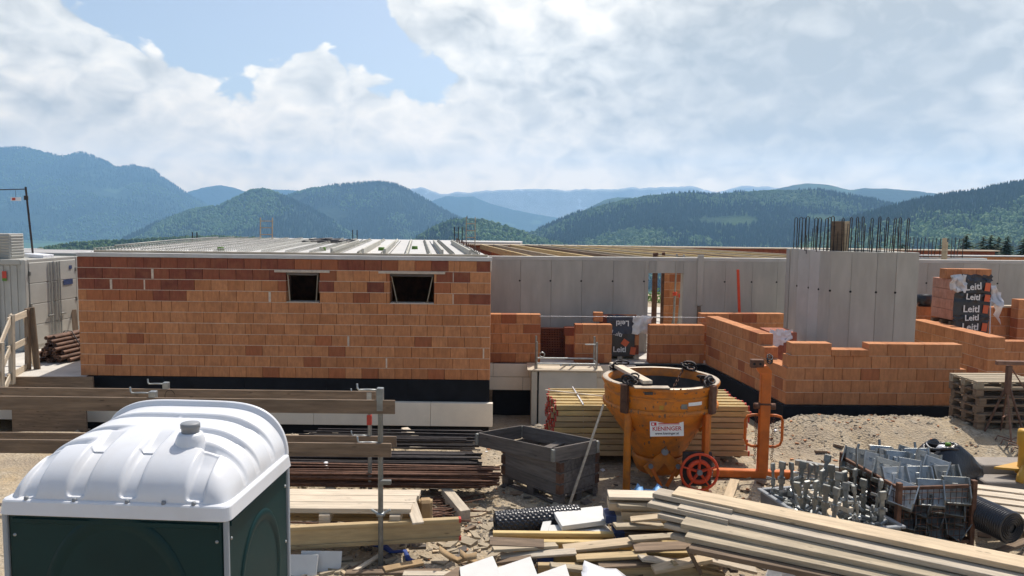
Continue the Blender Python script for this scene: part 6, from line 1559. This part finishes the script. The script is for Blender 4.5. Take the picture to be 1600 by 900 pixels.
def short_stack():
    g = 'short scaffold boards stacked beside the white sheets'
    rows = [(952, 1040, 776, 'wood_pale', .035), (952, 1040, 786, 'wood_new', .09), (947, 975, 806, 'wood_pale', .09), (972, 1050, 800, 'wood_new', .10), (975, 1056, 812, 'beam_olive', .12), (960, 1080, 832, 'wood_brown', .085), (965, 1080, 846, 'wood_brown', .085), (945, 1100, 862, 'wood_brown', .085)]
    labs = ('thin pale board topmost in the short stack', 'tan board second from the top of the short stack', 'short pale board end poking out of the short stack', 'tan board in the middle of the short stack', 'olive beam in the middle of the short stack', 'brown board low in the short stack with a blue painted end', 'brown board second from the bottom of the short stack', 'long brown board at the bottom of the short stack')
    for k, (x0, x1, py, m, h) in enumerate(rows):
        Y = 9.0-.02*k; a, c = aty(x0, py, Y), aty(x1+40, py, Y)
        o = beam('board', (a.x, Y+.12, a.z-h/2), (c.x, Y+.10+random.uniform(-.03, .03), a.z-h/2), .26, h, m); tag(o, labs[k], 'board', g)
        if k in (2, 5): bl = MB().box((-(c.x-a.x)/2+.06, 0, 0), (.13, .265, h+.004), None, .004).build('blue_end', 'blue_paint', o)
    for k, x in enumerate((1.38, 2.0)):
        o = MB().box((0, 0, 0), (.14, .3, .22), None, .006).build('squared_timber', 'wood_brown', None, (x, 9.08, .10)); tag(o, ('squared timber under the short stack near the blue end', 'squared timber under the short stack below the planks')[k], 'timber')
    p = aty(950, 860, 8.72)
    P = [[(p.x+.11*math.sin(q*.5)*(1 if q < 4 else .6), 8.72+.02*s-.02*q, p.z+.30-.085*q) for s in (-1, 1)] for q in range(7)]
    o = MB().grid(P).build('packing_strap', 'cardboard'); o.modifiers.new('s', 'SOLIDIFY').thickness = .006; tag(o, 'brown strap hanging over the end of the short stack', 'strap')
short_stack()
def low_beams():
    specs = [((770, 842), (945, 838), 8.95, 'beam_yellow', 'long yellow formwork beam nearest the dimpled roll'), ((803, 856), (950, 848), 8.70, 'beam_yellow', 'yellow formwork beam with a red tip in front of the long one'), ((845, 872), (960, 866), 8.45, 'beam_yellow', 'yellow formwork beam with a blue wrapped end'), ((840, 893), (980, 888), 8.2, 'beam_olive', 'olive formwork beam at the lower picture edge')]
    for k, (a, c, Y, m, lab) in enumerate(specs):
        p, q = aty(*a, Y), aty(*c, Y); z = (.36, .26, .20, .13)[k]; z = p.z
        h_beam((q.x+1.0, Y, z), (p.x, Y-.02, z), lab, m, .2, k == 1)
        if k == 2: o = MB().lathe([(.0, -.09), (.10, -.09), (.12, 0), (.10, .09), (0, .09)], 12, (0, 0, 0), 0, True, Matrix.Rotation(PI/2, 3, 'Y')).build('blue_wrap', 'strap_blue', None, (p.x+.05, Y, z)); tag(o, 'blue strap wound round the end of a yellow beam', 'strap')
    o = beam('thin_board', aty(765, 842, 9.15), aty(948, 833, 9.15), .12, .03, 'wood_grey'); tag(o, 'thin grey board lying along the yellow beams', 'board')
    o = MB().box((0, 0, 0), (.12, .7, .12), None, .006).build('squared_timber', 'wood_brown', None, (1.0, 8.6, .02)); tag(o, 'squared timber crossing under the yellow beams', 'timber')
low_beams()
def sheets():
    def sheet(name, corners, th, m, lab, cat='sheet'):
        c = [Vector(q) for q in corners]; n = (c[1]-c[0]).cross(c[3]-c[0]).normalized()
        if n.z < 0: n = -n
        vs = c+[q-n*th for q in c]; o = MB().add(vs, [(0, 1, 2, 3), (7, 6, 5, 4)]+[(k, k+4, (k+1) % 4+4, (k+1) % 4) for k in range(4)]).build(name, m); tag(o, lab, cat)
        bv = o.modifiers.new('b', 'BEVEL'); bv.width = .006; bv.segments = 2
    sheet('insulation_sheet', (aty(864, 798, 9.55), aty(940, 790, 9.75), aty(952, 812, 9.15), aty(878, 822, 9.0)), .06, 'white_foam', 'white insulation sheet lying tilted on top of the others')
    sheet('insulation_sheet', (aty(858, 820, 9.3), aty(945, 818, 9.4), aty(955, 830, 9.0), aty(856, 836, 9.0)), .05, 'white_foam', 'white insulation sheet underneath the tilted one')
    sheet('insulation_sheet', (aty(848, 815, 9.4), aty(862, 812, 9.45), aty(856, 836, 9.05), aty(842, 836, 9.05)), .05, 'white_foam', 'narrow white insulation offcut beside the roll')
    sheet('white_board', (aty(718, 886, 7.9), aty(770, 868, 8.1), aty(786, 905, 7.6), aty(722, 925, 7.4)), .05, 'white_foam', 'white board corner at the lower edge nearest the brown straps')
    sheet('white_board', (aty(778, 886, 7.9), aty(829, 869, 8.1), aty(850, 925, 7.4), aty(776, 930, 7.4)), .05, 'white_foam', 'white board corner, middle one of three at the lower edge')
    sheet('white_board', (aty(836, 898, 7.8), aty(884, 881, 8.0), aty(898, 925, 7.5), aty(830, 930, 7.4)), .05, 'white_foam', 'white board corner before the olive beam')
    sheet('dark_board', (aty(690, 900, 7.8), aty(716, 885, 7.95), aty(770, 898, 7.8), aty(760, 930, 7.4)), .04, 'wood_brown', 'brown board under the white board corners', 'board')
    P = []
    pts = [(aty(912, 877, 8.05), aty(905, 930, 7.4)), (aty(925, 880, 8.02), aty(925, 930, 7.4)), (aty(945, 888, 7.95), aty(945, 930, 7.4)), (aty(962, 889, 7.9), aty(962, 930, 7.4)), (aty(980, 903, 7.8), aty(985, 935, 7.3))]
    P = [[a.lerp(c, k/8)+Vector((random.uniform(-.01, .01), 0, random.uniform(-.015, .015))) for a, c in pts] for k in range(9)]
    o = MB().grid(P).build('plastic_sheet', 'film_white'); o.modifiers.new('s', 'SOLIDIFY').thickness = .006; tag(o, 'crumpled clear plastic film at the lower picture edge', 'plastic film')
sheets()

def debris():
    r = random.Random(21); mats = ('wood_tan', 'wood_grey', 'wood_brown', 'wood_new', 'beam_olive', 'wood_tan', 'wood_brown')
    names = ('tan', 'grey', 'brown', 'fresh tan', 'olive', 'tan', 'brown')
    spots = [(770, 858, 870, 852), (782, 870, 900, 862), (765, 846, 850, 850), (880, 858, 990, 846), (900, 872, 1010, 866), (985, 842, 1075, 836), (990, 856, 1090, 852), (960, 822, 1035, 820), (1000, 872, 1080, 880), (935, 884, 1040, 878), (1020, 890, 1110, 872), (1050, 880, 1130, 896), (860, 884, 930, 892), (1075, 858, 1095, 895), (965, 790, 1030, 792), (1090, 868, 1180, 890), (770, 880, 830, 872), (985, 812, 1045, 806)]
    where = ('left end of the low pile', 'front of the low pile', 'rear edge of the low pile', 'top of the low pile by the strap', 'front of the low pile by the plastic film', 'short stack, below the grey planks', 'short stack, one below the last', 'short stack, at its blue end', 'gap under the long planks', 'ground before the short stack', 'ground under the long planks', 'lower edge below the long planks', 'lower edge by the white boards', 'shade beneath the long planks, upright', 'top of the short stack', 'lower edge right of the trestle block', 'gravel by the white board corners', 'short stack, upper part')
    for k, (x0, y0, x1, y1) in enumerate(spots):
        Y = 9.0-(max(y0, y1)-790)*.0085; a, c = aty(x0, y0, Y-.05+r.uniform(-.1, .05)), aty(x1, y1, Y+r.uniform(-.08, .12))
        a.z = max(a.z, .05); c.z = max(c.z, .05)
        o = beam('loose_board', a, c, r.uniform(.08, .16), r.uniform(.022, .045), mats[k % 7], None, (r.uniform(-.25, .25), r.uniform(-.3, .1), 1)); tag(o, '%s offcut board, %s' % (names[k % 7], where[k]), 'board', 'loose boards of the heap between the white sheets and the long planks')
debris()

# ---------------------------------------------------------------- haze
def haze():
    x, y, z0, z1 = 7300, 7300, -200, 600
    o = MB().box((0, 0, (z0+z1)/2), (2*x, 2*y, z1-z0)).mesh('haze', 'stone'); o.materials.clear()
    m = bpy.data.materials.new('haze'); m.use_nodes = True; N = m.node_tree.nodes; L = m.node_tree.links; N.clear()
    out = N.new('ShaderNodeOutputMaterial'); v = N.new('ShaderNodeVolumePrincipled'); v.inputs['Color'].default_value = HAZE_COL; v.inputs['Density'].default_value = HAZE; v.inputs['Anisotropy'].default_value = .3
    L.new(v.outputs[0], out.inputs['Volume']); o.materials.append(m)
    h = ob('haze', o); h['kind'] = 'stuff'; h['label'] = 'pale blue air filling the valley'
HAZE = 1.65e-4; HAZE_COL = (.36, .64, 1.0, 1)
haze()
